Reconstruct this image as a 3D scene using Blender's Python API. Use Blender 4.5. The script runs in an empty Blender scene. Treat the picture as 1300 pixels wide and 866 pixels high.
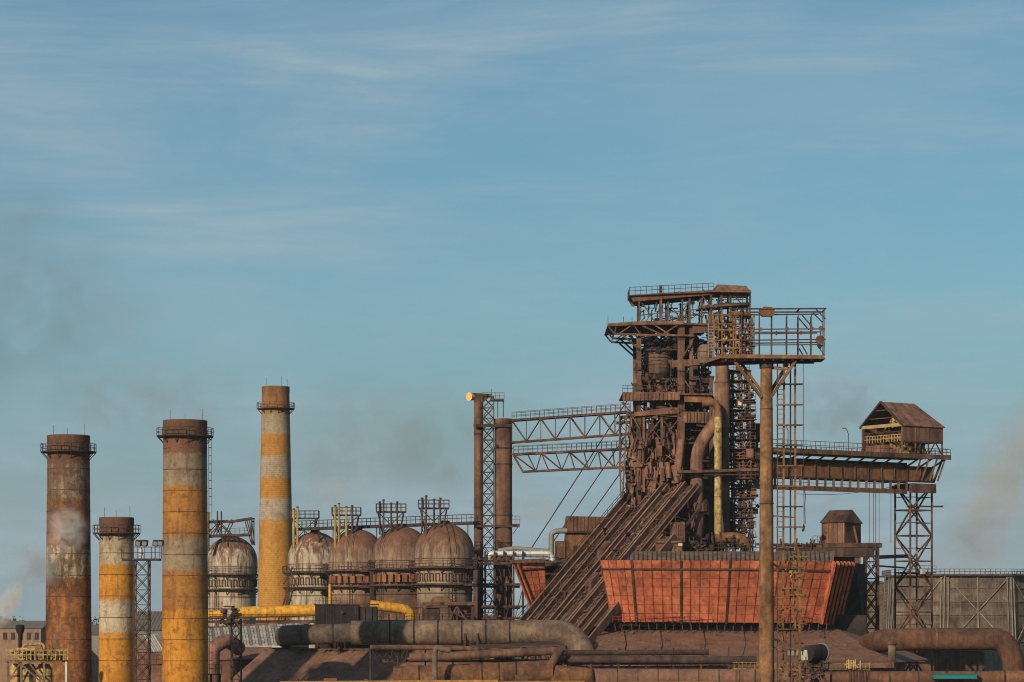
import bpy, bmesh, math, random
from mathutils import Vector, Matrix
R = random.Random(11)
C = bpy.context.scene.collection
sc = bpy.context.scene
V = Vector

# ------------------------------------------------------------------ camera
FPX, CZ, HY, CX = 3571.0, 22.0, 790.0, 650.0      # focal length in photo pixels, eye height, horizon row, centre column
cam = bpy.data.cameras.new('camera'); co = bpy.data.objects.new('camera', cam); C.objects.link(co)
co.location = (0, 0, CZ); co.rotation_euler = (math.radians(90), 0, 0)
cam.sensor_width = 36; cam.lens = 36 * FPX / 1300; cam.shift_y = (HY - 433) / 1300
cam.clip_start = 1; cam.clip_end = 20000
sc.camera = co
# ------------------------------------------------------------------ light
SUN_AZ, SUN_EL = math.radians(30), math.radians(21)     # behind the camera, to its left
sd = V((-math.sin(SUN_AZ) * math.cos(SUN_EL), -math.cos(SUN_AZ) * math.cos(SUN_EL), math.sin(SUN_EL)))
sl = bpy.data.lights.new('sun', 'SUN'); sl.energy = 4.9; sl.angle = math.radians(0.5); sl.color = (1.0, 0.80, 0.56)
so = bpy.data.objects.new('sun', sl); C.objects.link(so); so.location = (0, 0, 200)
so.rotation_euler = (-sd).to_track_quat('-Z', 'Y').to_euler()
w = bpy.data.worlds.new('World'); sc.world = w; w.use_nodes = True
nt = w.node_tree; N = nt.nodes; L = nt.links; N.clear()
def nd(tree, typ, **kw):
    n = tree.nodes.new(typ)
    for k, v in kw.items():
        if k in n.inputs.keys(): n.inputs[k].default_value = v
        else: setattr(n, k, v)
    return n
out = nd(nt, 'ShaderNodeOutputWorld'); bg = nd(nt, 'ShaderNodeBackground'); bg.inputs[1].default_value = 0.09
sky = nd(nt, 'ShaderNodeTexSky', sky_type='NISHITA', sun_disc=False, sun_elevation=SUN_EL, sun_rotation=math.pi + SUN_AZ,
         altitude=200, air_density=1.0, dust_density=1.2, ozone_density=1.4)
tc = nd(nt, 'ShaderNodeTexCoord')
def skynoise(scale, rot, det, rough, lo, hi, dist=0.3):
    m = nd(nt, 'ShaderNodeMapping'); m.inputs['Scale'].default_value = scale; m.inputs['Rotation'].default_value = rot
    L.new(tc.outputs['Generated'], m.inputs['Vector'])
    n = nd(nt, 'ShaderNodeTexNoise', Scale=1.0, Detail=det, Roughness=rough, Distortion=dist); L.new(m.outputs[0], n.inputs['Vector'])
    r = nd(nt, 'ShaderNodeMapRange'); r.inputs[1].default_value = lo; r.inputs[2].default_value = hi; r.interpolation_type = 'SMOOTHSTEP'
    L.new(n.outputs['Fac'], r.inputs[0]); return r.outputs[0]
def mth(tree, op, a, b):
    n = tree.nodes.new('ShaderNodeMath'); n.operation = op
    for i, x in enumerate((a, b)):
        if hasattr(x, 'links'): tree.links.new(x, n.inputs[i])
        else: n.inputs[i].default_value = x
    return n.outputs[0]
def mix(tree, fac, a, b, blend='MIX'):
    n = tree.nodes.new('ShaderNodeMix'); n.data_type = 'RGBA'; n.blend_type = blend
    for i, x in ((0, fac), (6, a), (7, b)):
        if hasattr(x, 'links'): tree.links.new(x, n.inputs[i])
        else: n.inputs[i].default_value = x if i == 0 or len(x) == 4 else (*x, 1)
    return n.outputs[2]
streaks = skynoise((5.5, 2.0, 36), (0, math.radians(-8), 0), 8, .66, .36, .78, .8)
broad = skynoise((6, 1.5, 15), (.3, math.radians(5), 0), 4, .5, .30, .74, .2)
wisps = skynoise((14, 4, 150), (.1, math.radians(-6), 0), 8, .72, .36, .80, 1.0)
m1 = mth(nt, 'MULTIPLY', streaks, mth(nt, 'ADD', mth(nt, 'MULTIPLY', broad, .6), .16))
m2 = mth(nt, 'MULTIPLY', wisps, mth(nt, 'ADD', mth(nt, 'MULTIPLY', streaks, .38), .06))
cl = mth(nt, 'MINIMUM', mth(nt, 'ADD', m1, mth(nt, 'ADD', m2, mth(nt, 'ADD', mth(nt, 'MULTIPLY', broad, .36), .08))), .9)
SKY_TINT = (0.44, 0.77, 0.86, 1)
tint = mix(nt, 1.0, sky.outputs[0], SKY_TINT, 'MULTIPLY')
sx = nd(nt, 'ShaderNodeSeparateXYZ'); L.new(tc.outputs['Generated'], sx.inputs[0])
hz = nd(nt, 'ShaderNodeMapRange'); hz.inputs[1].default_value = .13; hz.inputs[2].default_value = .0; hz.inputs[3].default_value = .0; hz.inputs[4].default_value = .92; hz.interpolation_type = 'SMOOTHSTEP'
L.new(sx.outputs[2], hz.inputs[0])                   # smoky air low over the horizon, all round
lowa = mix(nt, skynoise((5, 3, 9), (0, 0, 0), 4, .55, .35, .7, .3), (1.75, 2.85, 3.4, 1), (2.15, 3.0, 3.35, 1))
tint = mix(nt, hz.outputs[0], tint, lowa)
fin = mix(nt, cl, tint, (3.5, 4.8, 5.6, 1))
L.new(fin, bg.inputs[0]); L.new(bg.outputs[0], out.inputs[0])
sc.view_settings.view_transform = 'Standard'; sc.view_settings.look = 'None'; sc.view_settings.gamma = 1; sc.view_settings.exposure = 0
sc.cycles.max_bounces = 4; sc.cycles.diffuse_bounces = 2; sc.cycles.glossy_bounces = 1; sc.cycles.volume_bounces = 1
sc.cycles.volume_step_rate = 1; sc.cycles.transparent_max_bounces = 8; sc.cycles.use_adaptive_sampling = True; sc.cycles.filter_width = 1.05

# ------------------------------------------------------------------ helpers
def W(px, py, Y):                                   # a place seen at (px, py), Y metres ahead
    k = Y / FPX
    return V(((px - CX) * k, Y, CZ + (HY - py) * k))
class MB:
    def __init__(s): s.v = []; s.f = []
    def add(s, vs, fs):
        n = len(s.v); s.v += [V(a) for a in vs]; s.f += [tuple(i + n for i in f) for f in fs]; return s
    def box(s, a, b):
        x0, y0, z0 = a; x1, y1, z1 = b
        return s.add([(x0, y0, z0), (x1, y0, z0), (x1, y1, z0), (x0, y1, z0), (x0, y0, z1), (x1, y0, z1), (x1, y1, z1), (x0, y1, z1)],
                     [(0, 3, 2, 1), (4, 5, 6, 7), (0, 1, 5, 4), (1, 2, 6, 5), (2, 3, 7, 6), (3, 0, 4, 7)])
    def beam(s, p, q, w, h=None):
        M = beam_matrix(p, q, w, h or w)
        return s.add([M @ a for a in CUBE_V], CUBE_F)
    def tube(s, pts, r, n=10, cap=True):
        pts = [V(p) for p in pts]; rr = r if isinstance(r, (list, tuple)) else [r] * len(pts)
        base = len(s.v); up = None
        for i, p in enumerate(pts):
            d = ((pts[i] - pts[i - 1]).normalized() if i else V((0, 0, 0))) + ((pts[i + 1] - pts[i]).normalized() if i < len(pts) - 1 else V((0, 0, 0)))
            d.normalize()
            if up is None:
                up = d.cross(V((0, 1, 0)) if abs(d.y) < .8 else V((0, 0, 1))).normalized()
            a = (up - d * up.dot(d)).normalized(); b = d.cross(a); up = a
            for j in range(n):
                t = 2 * math.pi * j / n; s.v.append(p + (a * math.cos(t) + b * math.sin(t)) * rr[i])
        for i in range(len(pts) - 1):
            for j in range(n):
                k = (j + 1) % n
                s.f.append((base + i * n + j, base + i * n + k, base + (i + 1) * n + k, base + (i + 1) * n + j))
        if cap:
            s.f.append(tuple(base + j for j in reversed(range(n)))); e = base + (len(pts) - 1) * n; s.f.append(tuple(e + j for j in range(n)))
        return s
    def lathe(s, x, y, prof, n=32, a0=0.0, a1=None):
        full = a1 is None; a1 = a0 + 2 * math.pi if full else a1; base = len(s.v); m = n if full else n + 1
        for r, z in prof:
            for j in range(m):
                t = a0 + (a1 - a0) * j / n; s.v.append(V((x + r * math.cos(t), y + r * math.sin(t), z)))
        for i in range(len(prof) - 1):
            for j in range(n):
                k = (j + 1) % m
                s.f.append((base + i * m + j, base + i * m + k, base + (i + 1) * m + k, base + (i + 1) * m + j))
        return s
    def slab(s, poly, vec):                          # polygon pushed along vec
        poly = [V(p) for p in poly]; vec = V(vec); n = len(poly)
        return s.add(poly + [p + vec for p in poly], [tuple(range(n)), tuple(reversed(range(n, 2 * n)))] + [(i, i + n, (i + 1) % n + n, (i + 1) % n) for i in range(n)])
    def rail(s, pts, h=1.1, sp=1.5, t=.075):
        for a, b in zip(pts[:-1], pts[1:]):
            a, b = V(a), V(b); n = max(1, round((b - a).length / sp))
            for i in range(n + 1):
                p = a.lerp(b, i / n); s.beam(p, p + V((0, 0, h)), t)
            for f in (.52, 1.0): s.beam(a + V((0, 0, h * f)), b + V((0, 0, h * f)), t)
        return s
    def ladder(s, p, q, side, w=.5, sp=.45, t=.06):
        p, q, side = V(p), V(q), V(side).normalized() * w / 2
        s.beam(p - side, q - side, t); s.beam(p + side, q + side, t); n = int((q - p).length / sp)
        for i in range(1, n): m = p.lerp(q, i / n); s.beam(m - side, m + side, t * .7)
        return s
CUBE_V = [V(a) for a in ((-.5, -.5, -.5), (.5, -.5, -.5), (.5, .5, -.5), (-.5, .5, -.5), (-.5, -.5, .5), (.5, -.5, .5), (.5, .5, .5), (-.5, .5, .5))]
CUBE_F = [(0, 3, 2, 1), (4, 5, 6, 7), (0, 1, 5, 4), (1, 2, 6, 5), (2, 3, 7, 6), (3, 0, 4, 7)]
def beam_matrix(p, q, w, h):
    p, q = V(p), V(q); d = q - p; ln = d.length or .001; d.normalize()
    a = d.cross(V((0, 1, 0)) if abs(d.z) > .95 else V((0, 0, 1))).normalized(); b = a.cross(d)
    w *= 1 + R.uniform(-.03, .03); h *= 1 + R.uniform(-.03, .03)
    c = (p + q) / 2 + V((R.uniform(-.004, .004), R.uniform(-.004, .004), R.uniform(-.004, .004)))
    M = Matrix((a * w, b * h, d * ln)).transposed().to_4x4(); M.translation = c
    return M
def finish(name, mb, mat, smooth):
    me = bpy.data.meshes.new(name); me.from_pydata(mb.v, [], mb.f); me.materials.append(mat)
    if smooth:
        me.polygons.foreach_set('use_smooth', [True] * len(me.polygons)); me.set_sharp_from_angle(angle=math.radians(35))
    me.update(); return me
UNIT = {}
class Thing:
    def __init__(s, name, label, cat, at, group=None):
        s.o = bpy.data.objects.new(name, None); C.objects.link(s.o); s.at = V(at); s.o.location = s.at; s.o.empty_display_size = .5
        s.o['label'] = label; s.o['category'] = cat
        if group: s.o['group'] = group
    def part(s, name, mb, mat, parent=None, label=None, smooth=False, stuff=False):
        q = MB(); q.v = [v - s.at for v in mb.v]; q.f = mb.f
        ob = bpy.data.objects.new(name, finish(name, q, mat, smooth)); C.objects.link(ob); ob.parent = parent or s.o
        if label: ob['label'] = label
        if stuff: ob['kind'] = 'stuff'
        return ob
    def bar(s, name, p, q, w, h, mat, parent=None):  # one straight member, alike members share a mesh
        if mat.name not in UNIT:
            b = MB(); b.add(CUBE_V, CUBE_F); UNIT[mat.name] = finish('bar', b, mat, False)
        ob = bpy.data.objects.new(name, UNIT[mat.name]); C.objects.link(ob); ob.parent = parent or s.o
        M = beam_matrix(p, q, w, h or w); M.translation = M.translation - s.at; ob.matrix_local = M
        return ob
def single(name, mb, mat, label, cat, group=None, smooth=False):
    at = sum(mb.v, V((0, 0, 0))) / len(mb.v); at.z = min(v.z for v in mb.v)
    q = MB(); q.v = [v - at for v in mb.v]; q.f = mb.f
    ob = bpy.data.objects.new(name, finish(name, q, mat, smooth)); C.objects.link(ob); ob.location = at
    ob['label'] = label; ob['category'] = cat
    if group: ob['group'] = group
    return ob
def arc(c, u, v, r, a0, a1, n=8):
    c, u, v = V(c), V(u), V(v)
    return [c + u * r * math.cos(a0 + (a1 - a0) * i / n) + v * r * math.sin(a0 + (a1 - a0) * i / n) for i in range(n + 1)]
def bend(pts, r=2.0, n=6):                            # rounds the corners of a path
    pts = [V(p) for p in pts]; o = [pts[0]]
    for a, b, c in zip(pts[:-2], pts[1:-1], pts[2:]):
        d1 = (a - b); d2 = (c - b); k = min(r, d1.length * .48, d2.length * .48); p = b + d1.normalized() * k; q = b + d2.normalized() * k
        for i in range(n + 1):
            t = i / n; o.append(p * (1 - t) ** 2 + b * 2 * t * (1 - t) + q * t * t)
    return o + [pts[-1]]

# ------------------------------------------------------------------ materials
def bsdf(name, rough=.85, metal=0.0):
    m = bpy.data.materials.new(name); m.use_nodes = True; t = m.node_tree; b = t.nodes['Principled BSDF']
    b.inputs['Roughness'].default_value = rough; b.inputs['Metallic'].default_value = metal; b.inputs['Specular IOR Level'].default_value = .25
    return m, t, b
def noise(t, vec, scale, det=6, rough=.6, dist=0.0, sv=None):
    if sv:
        mp = nd(t, 'ShaderNodeMapping'); mp.inputs['Scale'].default_value = sv; t.links.new(vec, mp.inputs['Vector']); vec = mp.outputs[0]
    n = nd(t, 'ShaderNodeTexNoise', Scale=scale, Detail=det, Roughness=rough, Distortion=dist); t.links.new(vec, n.inputs['Vector']); return n.outputs['Fac']
def rng(t, x, lo, hi, a=0.0, b=1.0):
    r = nd(t, 'ShaderNodeMapRange'); r.inputs[1].default_value = lo; r.inputs[2].default_value = hi; r.inputs[3].default_value = a; r.inputs[4].default_value = b
    t.links.new(x, r.inputs[0]); return r.outputs[0]
def rust(name, a, b, c, scale=.25, streak=.7, rough=.85, bump=.5, spots=.6, metal=0.0, seam=None, vary=1.0):
    m, t, s = bsdf(name, rough, metal); pos = nd(t, 'ShaderNodeNewGeometry').outputs['Position']
    n1 = noise(t, pos, scale, 8, .68, .4); n2 = noise(t, pos, 1.0, 6, .6, 0, (1.5, 1.5, .10)); n3 = noise(t, pos, 2.2, 6, .75)
    col = mix(t, rng(t, n1, .36, .5), a, b); col = mix(t, rng(t, n1, .52, .66), col, c)
    col = mix(t, mth(t, 'MULTIPLY', rng(t, n2, .44, .6), streak), col, mix(t, 1.0, col, (.38, .36, .37), 'MULTIPLY'))
    col = mix(t, mth(t, 'MULTIPLY', rng(t, n3, .53, .66), spots), col, mix(t, 1.0, col, (1.7, 1.55, 1.4), 'MULTIPLY'))
    col = mix(t, mth(t, 'MULTIPLY', rng(t, n3, .47, .34), spots), col, mix(t, 1.0, col, (.5, .48, .5), 'MULTIPLY'))
    if seam:                                           # faint weld / sheet lines
        wv = nd(t, 'ShaderNodeTexWave', wave_type='BANDS', bands_direction=seam[0], wave_profile='SIN', Scale=seam[1], Distortion=.2, Detail=1.0)
        t.links.new(pos, wv.inputs['Vector']); col = mix(t, mth(t, 'MULTIPLY', rng(t, wv.outputs['Fac'], .7, 1.0), .45), col, mix(t, 1.0, col, (.5, .5, .5), 'MULTIPLY'))
    rnd = nd(t, 'ShaderNodeObjectInfo').outputs['Random']; hv = nd(t, 'ShaderNodeHueSaturation'); t.links.new(col, hv.inputs['Color']); t.links.new(rng(t, rnd, 0, 1, 1 - .2 * vary, 1 + .15 * vary), hv.inputs['Value'])
    t.links.new(hv.outputs[0], s.inputs['Base Color'])
    bp = nd(t, 'ShaderNodeBump', Strength=bump, Distance=.12); t.links.new(n3, bp.inputs['Height']); t.links.new(bp.outputs[0], s.inputs['Normal'])
    return m
def banded(name, z0, z1, bands, peel=(.11, .06, .04), wear=.5, lo=.53, course=0.0):
    """paint bands by height; bands = [(z of band's top, colour)] going down"""
    m, t, s = bsdf(name, .88); pos = nd(t, 'ShaderNodeNewGeometry').outputs['Position']
    sp = nd(t, 'ShaderNodeSeparateXYZ'); t.links.new(pos, sp.inputs[0])
    n0 = noise(t, pos, .8, 5, .6); nf = noise(t, pos, 3.2, 7, .8); z = mth(t, 'ADD', sp.outputs['Z'], mth(t, 'ADD', rng(t, n0, .3, .7, -.1, .1), rng(t, nf, .35, .65, -.3, .3)))
    rp = nd(t, 'ShaderNodeValToRGB'); rp.color_ramp.interpolation = 'CONSTANT'; t.links.new(rng(t, z, z0, z1), rp.inputs[0])
    es = rp.color_ramp.elements; bl = sorted(bands, key=lambda q: q[0]); pts = []; low = 0.0
    for zt, c in bl: pts.append((low, c)); low = (zt - z0) / (z1 - z0)
    for i, (p, c) in enumerate(pts):
        e = es[i] if i < 1 else es.new(min(1, max(0, p)))
        e.position = min(1, max(0, p)); e.color = (*c, 1)
    while len(es) > len(pts): es.remove(es[-1])
    col = rp.outputs[0]
    n1 = noise(t, pos, .33, 9, .72, .6); n2 = noise(t, pos, 1.0, 7, .68, .2, (1.3, 1.3, .2)); n3 = noise(t, pos, 2.0, 7, .75); n4 = noise(t, pos, .9, 8, .75, .5)
    col = mix(t, mth(t, 'MULTIPLY', rng(t, n2, lo, lo + .1), wear), col, peel)
    col = mix(t, mth(t, 'MULTIPLY', rng(t, n4, lo + .02, lo + .07), wear), col, peel)
    col = mix(t, mth(t, 'MULTIPLY', rng(t, n1, .46, .62), .35 + wear * .4), col, mix(t, 1.0, col, (.5, .42, .38), 'MULTIPLY'))
    col = mix(t, rng(t, n3, .5, .64, 0, .55), col, mix(t, 1.0, col, (.55, .5, .45), 'MULTIPLY'))
    col = mix(t, rng(t, n3, .48, .34, 0, .5), col, mix(t, 1.0, col, (1.35, 1.3, 1.25), 'MULTIPLY'))
    if course:
        ln = nd(t, 'ShaderNodeTexWave', wave_type='BANDS', bands_direction='Z', Scale=course, Distortion=.6, Detail=2.0); t.links.new(pos, ln.inputs['Vector'])
        col = mix(t, rng(t, ln.outputs['Fac'], .8, 1, 0, .35), col, mix(t, 1.0, col, (.5, .45, .4), 'MULTIPLY'))
    # soot below the mouth
    col = mix(t, mth(t, 'MULTIPLY', rng(t, z, z1 - 9, z1 - .5), rng(t, n2, .3, .75, .25, .9)), col, (.075, .04, .03))
    t.links.new(col, s.inputs['Base Color'])
    bp = nd(t, 'ShaderNodeBump', Strength=.35, Distance=.12); t.links.new(n3, bp.inputs['Height']); t.links.new(bp.outputs[0], s.inputs['Normal'])
    return m
def plain(name, c, rough=.7, metal=0.0, var=.25, scale=.8):
    m, t, s = bsdf(name, rough, metal); pos = nd(t, 'ShaderNodeNewGeometry').outputs['Position']
    n1 = noise(t, pos, scale, 7, .65, .3); n2 = noise(t, pos, 1.0, 6, .6, 0, (1.6, 1.6, .12))
    col = mix(t, rng(t, n1, .4, .75, 0, var * 2), c, mix(t, 1.0, c, (.5, .46, .42), 'MULTIPLY'))
    col = mix(t, rng(t, n2, .5, .75, 0, var * 1.8), col, (.09, .055, .04))
    rnd = nd(t, 'ShaderNodeObjectInfo').outputs['Random']; hv = nd(t, 'ShaderNodeHueSaturation'); t.links.new(col, hv.inputs['Color']); t.links.new(rng(t, rnd, 0, 1, .85, 1.12), hv.inputs['Value'])
    t.links.new(hv.outputs[0], s.inputs['Base Color']); return m
STEEL = rust('rusty_steel', (.045, .028, .022), (.11, .06, .042), (.19, .1, .065))
STEELD = rust('dark_rusty_steel', (.028, .02, .02), (.065, .038, .03), (.11, .06, .045))
BROWN = rust('brown_plate', (.075, .042, .03), (.15, .078, .05), (.22, .12, .075), streak=.6)
RUSTO = rust('orange_rust', (.08, .04, .025), (.17, .08, .038), (.25, .13, .06), scale=.4, streak=.5)
PINKB = rust('pinkish_rust', (.1, .053, .04), (.18, .093, .066), (.27, .15, .105), scale=.3, streak=.6)
GREYB = rust('grey_brown_pipe', (.08, .056, .043), (.145, .1, .072), (.22, .16, .115), scale=.3, streak=.45)
GREYD = rust('dark_grey_pipe', (.05, .04, .033), (.1, .072, .055), (.16, .115, .085), scale=.3, streak=.5)
DRUST = rust('deep_rust', (.07, .038, .026), (.13, .062, .037), (.2, .1, .055), scale=.22, streak=.5, spots=.45)
MASTM = rust('mast_rust', (.08, .045, .026), (.17, .09, .042), (.25, .14, .065), scale=.5, streak=.5)
ROOFB = rust('dusty_roof', (.12, .065, .048), (.18, .095, .066), (.23, .125, .09), scale=.3, streak=.35, spots=.4, vary=.25)
DARK = rust('black_iron', (.012, .011, .012), (.028, .022, .022), (.05, .036, .03))
YEL = plain('yellow_paint', (.58, .29, .02), .6, var=.55, scale=1.4)
VENTY = plain('vent_yellow', (.42, .25, .04), .7, var=.4)
YELD = rust('dirty_yellow', (.09, .055, .02), (.2, .12, .035), (.36, .24, .08), scale=.9)
YELP = rust('flaking_yellow', (.17, .085, .035), (.4, .28, .11), (.56, .45, .22), scale=1.1, streak=.55, spots=.6)
RED = rust('red_sheet', (.28, .085, .045), (.48, .14, .068), (.58, .2, .11), scale=.2, streak=.55, spots=.5, bump=.2, vary=.7)
REDF = rust('red_frame', (.12, .025, .014), (.24, .05, .025), (.32, .08, .04), scale=.5)
WHT = plain('pale_galvanised', (.5, .52, .5), .45, .3)
GALV = plain('grey_steel', (.2, .2, .19), .6, .2)
CONC = rust('weathered_concrete', (.13, .11, .09), (.21, .18, .145), (.29, .255, .2), scale=.12, streak=.6)
CLAD = rust('grey_cladding', (.055, .04, .03), (.115, .088, .065), (.19, .15, .11), scale=.2, streak=.5, spots=.5, seam=('Z', .075))
PINKW = plain('pink_plaster', (.25, .155, .11), .9, var=.4)
SLATE = plain('slate_roof', (.14, .125, .11), .8)
BRNR = rust('red_rust', (.16, .05, .03), (.24, .085, .045), (.32, .13, .07))
ROOFP = plain('dirty_pale_sheet', (.4, .38, .34), .6, var=.6, scale=1.2)
TEAL = plain('teal_paint', (.012, .13, .135), .5, var=.1)
GLASS = plain('lamp_glass', (.55, .45, .25), .15, .2, var=.05)
GROUND = rust('ground_soil', (.06, .05, .035), (.09, .075, .05), (.13, .11, .08), scale=.02, streak=0)
INCL = rust('shaded_incline_plate', (.045, .03, .024), (.078, .048, .036), (.115, .07, .05), scale=.25, streak=0, spots=.5, vary=.5)  # rusty plate darkened in colour for the shade between the rails
RAILM = rust('sunlit_rail_rust', (.11, .062, .045), (.165, .092, .066), (.22, .13, .092), scale=.4, streak=0, spots=.2)  # rust lightened so the colour carries sunlight on the rail tops
CREAMY = plain('sunlit_cream_girder', (.42, .3, .15), .6, var=.4)  # pale cream puts the sunlit gable interior into the colour
LEAF = rust('far_foliage', (.03, .04, .015), (.05, .06, .022), (.08, .09, .035), scale=.1, streak=0)
PEACH = plain('peach_sunlit_paint', (.75, .42, .16), .6, var=.15)  # bright peach puts sunlight on the stack mouth into the colour
ORNG = rust('orange_paint', (.16, .08, .025), (.27, .14, .04), (.36, .21, .07), scale=1.2, streak=.2)

# ------------------------------------------------------------------ ground
g = MB(); g.add([(-5000, -400, 0), (5000, -400, 0), (5000, 9000, 0), (-5000, 9000, 0)], [(0, 1, 2, 3)])
go = bpy.data.objects.new('ground', finish('ground', g, GROUND, False)); C.objects.link(go); go['kind'] = 'structure'

# ------------------------------------------------------------------ lattice helpers
def lattice(T, x, y, w, d, z0, z1, step, lw, mat, bw=None, u=V((1, 0, 0)), v=V((0, 1, 0)), zvis=8.0, taper=0.0, cross=True):
    """square lattice tower; members are separate parts, those below sight are joined"""
    bw = bw or lw * .55
    def P(i, j, z):
        f = 1 + taper * (z1 - z) / (z1 - z0)
        return V((x, y, 0)) + u * (w / 2 * i * f) + v * (d / 2 * j * f) + V((0, 0, z))
    cs = [(-1, -1), (1, -1), (1, 1), (-1, 1)]
    for i, j in cs: T.bar('leg', P(i, j, z0), P(i, j, z1), lw, lw, mat)
    n = max(1, round((z1 - z0) / step)); low = MB()
    for k in range(n + 1):
        za = z0 + (z1 - z0) * k / n; zb = z0 + (z1 - z0) * (k + 1) / n
        for e in range(4):
            a, b = cs[e], cs[(e + 1) % 4]
            big = za > zvis
            seg = [(P(*a, za), P(*b, za), 'strut')]
            if k < n:
                seg.append((P(*a, za), P(*b, zb), 'brace') if (k + e) % 2 else (P(*b, za), P(*a, zb), 'brace'))
                if cross and e in (0, 2): seg.append((P(*b, za), P(*a, zb), 'brace') if (k + e) % 2 else (P(*a, za), P(*b, zb), 'brace'))
            for p, q, nm in seg:
                if big: T.bar(nm, p, q, bw, bw, mat)
                else: low.beam(p, q, bw)
    if low.v: T.part('lower_bracing', low, mat, stuff=True)
def truss(T, a0, a1, b0, b1, n, cw, bw, mat, warren=True):
    """flat truss between top chord a0-a1 and bottom chord b0-b1"""
    a0, a1, b0, b1 = map(V, (a0, a1, b0, b1))
    T.bar('top_chord', a0, a1, cw, cw, mat); T.bar('bottom_chord', b0, b1, cw * .85, cw * .85, mat)
    for i in range(n + 1):
        t = i / n; T.bar('post', a0.lerp(a1, t), b0.lerp(b1, t), bw, bw, mat)
        if i < n:
            t2 = (i + 1) / n
            if i % 2 == 0: T.bar('brace', a0.lerp(a1, t), b0.lerp(b1, t2), bw, bw, mat)
            else: T.bar('brace', b0.lerp(b1, t), a0.lerp(a1, t2), bw, bw, mat)

# ------------------------------------------------------------------ chimneys
OC, OCB, CREAM, GRYW, TOPB, RBR = (.31, .14, .034), (.45, .2, .026), (.40, .33, .225), (.23, .18, .125), (.17, .085, .05), (.22, .1, .045)
def chimney(px, Y, ytop, wt, wb, bands, gal, label, wear, lad=None, course=0.0, hoops=True, lo=.53, rods=((-.6, 12), (.1, 8), (.85, 14)), peel=(.11, .06, .04)):
    k = Y / FPX; c = W(px, ytop, Y); H = c.z; x = c.x; z866 = W(0, 866, Y).z
    rt, rb = wt / 2 * k, wb / 2 * k
    rad = lambda z: rt + (rb - rt) * (H - z) / (H - z866)
    T = Thing('chimney', label, 'chimney', (x, Y, 0), 'factory chimneys')
    bz = [(W(0, yy, Y).z, col) for yy, col in bands]
    m = banded('chimney_paint', z866 - 4, H, bz, wear=wear, course=course, lo=lo, peel=peel)
    prof = [(rad(0), 0)]; z = 3.0
    while z < H - 1.4: prof.append((rad(z), z)); z += 1.5
    prof += [(rad(H - 1.3), H - 1.3), (rad(H) + .06, H - 1.2), (rad(H) + .08, H - .1), (rad(H) - .0, H), (rad(H) - .35, H), (rad(H) - .4, H - 6), (.01, H - 6)]
    T.part('shaft', MB().lathe(x, Y, prof, 56), m, smooth=True)
    if hoops:
        z = z866
        while z < H - 2.5:
            T.part('steel_hoop', MB().lathe(x, Y, [(rad(z), z), (rad(z) + .035, z), (rad(z) + .035, z + .09), (rad(z), z + .09)], 48), STEEL, smooth=True); z += 3.1
    zg = W(0, gal, Y).z; ro = rad(zg) + .95
    T.part('gallery_deck', MB().lathe(x, Y, [(rad(zg), zg - .12), (ro, zg - .12), (ro, zg + .06), (rad(zg), zg + .06)], 40), STEELD)
    rl = MB(); n = 24
    for i in range(n):
        a, b = 2 * math.pi * i / n, 2 * math.pi * (i + 1) / n; p = V((x + ro * math.cos(a), Y + ro * math.sin(a), zg)); q = V((x + ro * math.cos(b), Y + ro * math.sin(b), zg))
        rl.beam(p, p + V((0, 0, 1.15)), .08)
        for h in (.6, 1.15): rl.beam(p + V((0, 0, h)), q + V((0, 0, h)), .07)
    T.part('gallery_railing', rl, STEELD, stuff=True)
    for i in range(12):
        a = 2 * math.pi * (i + .5) / 12; d = V((math.cos(a), math.sin(a), 0)); T.bar('bracket', V((x, Y, zg - 1.1)) + d * (rad(zg) - .02), V((x, Y, zg - .1)) + d * (ro - .05), .1, .1, STEELD)
    for f, h in rods:
        a = math.acos(max(-1, min(1, f))); p = V((x + rad(H) * f, Y - rad(H) * math.sin(a) * .9, H - 1.5)); T.bar('lightning_rod', p, p + V((0, 0, 1.5 + h * k)), .05, .05, STEELD)
    if lad is not None:
        d = V((math.cos(lad), math.sin(lad), 0)); sdv = V((-d.y, d.x, 0)); l = MB()
        l.ladder(V((x, Y, 4)) + d * (rad(4) + .12), V((x, Y, H - 2)) + d * (rad(H) + .25), sdv, .5)
        z = 8
        while z < H - 2:
            c0 = V((x, Y, z)) + d * (rad(z) + .25); pts = arc(c0, sdv, d, .42, 0, math.pi, 4)
            for p, q in zip(pts[:-1], pts[1:]): l.beam(p, q, .06)
            z += 1.2
        for s_ in (-.4, 0, .4): l.beam(V((x, Y, 8)) + d * (rad(8) + .65) + sdv * s_, V((x, Y, H - 2)) + d * (rad(H) + .65) + sdv * s_, .05)
        T.part('caged_ladder', l, STEELD, stuff=True)
    return T
chimney(87, 410, 553, 53, 59, [(553, TOPB), (591, GRYW), (634, RBR), (695, CREAM), (735, (.3, .12, .035))], 574,
        'brown and white banded chimney with peeling rusty paint, leftmost in the photo', .75, lo=.47)
chimney(148, 407, 657, 43, 45, [(657, TOPB), (681, CREAM), (718, OCB), (762, CREAM), (804, OCB)], 677,
        'shortest chimney, ochre and cream bands, beside the floodlight tower', .5)
chimney(235, 412, 534, 55, 59, [(534, TOPB), (577, GRYW), (618, OC), (683, GRYW), (725, OC), (775, OCB)], 554,
        'thick ochre chimney with greyish bands and caged ladder beside the leftmost dome', .6, lad=.1)
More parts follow.
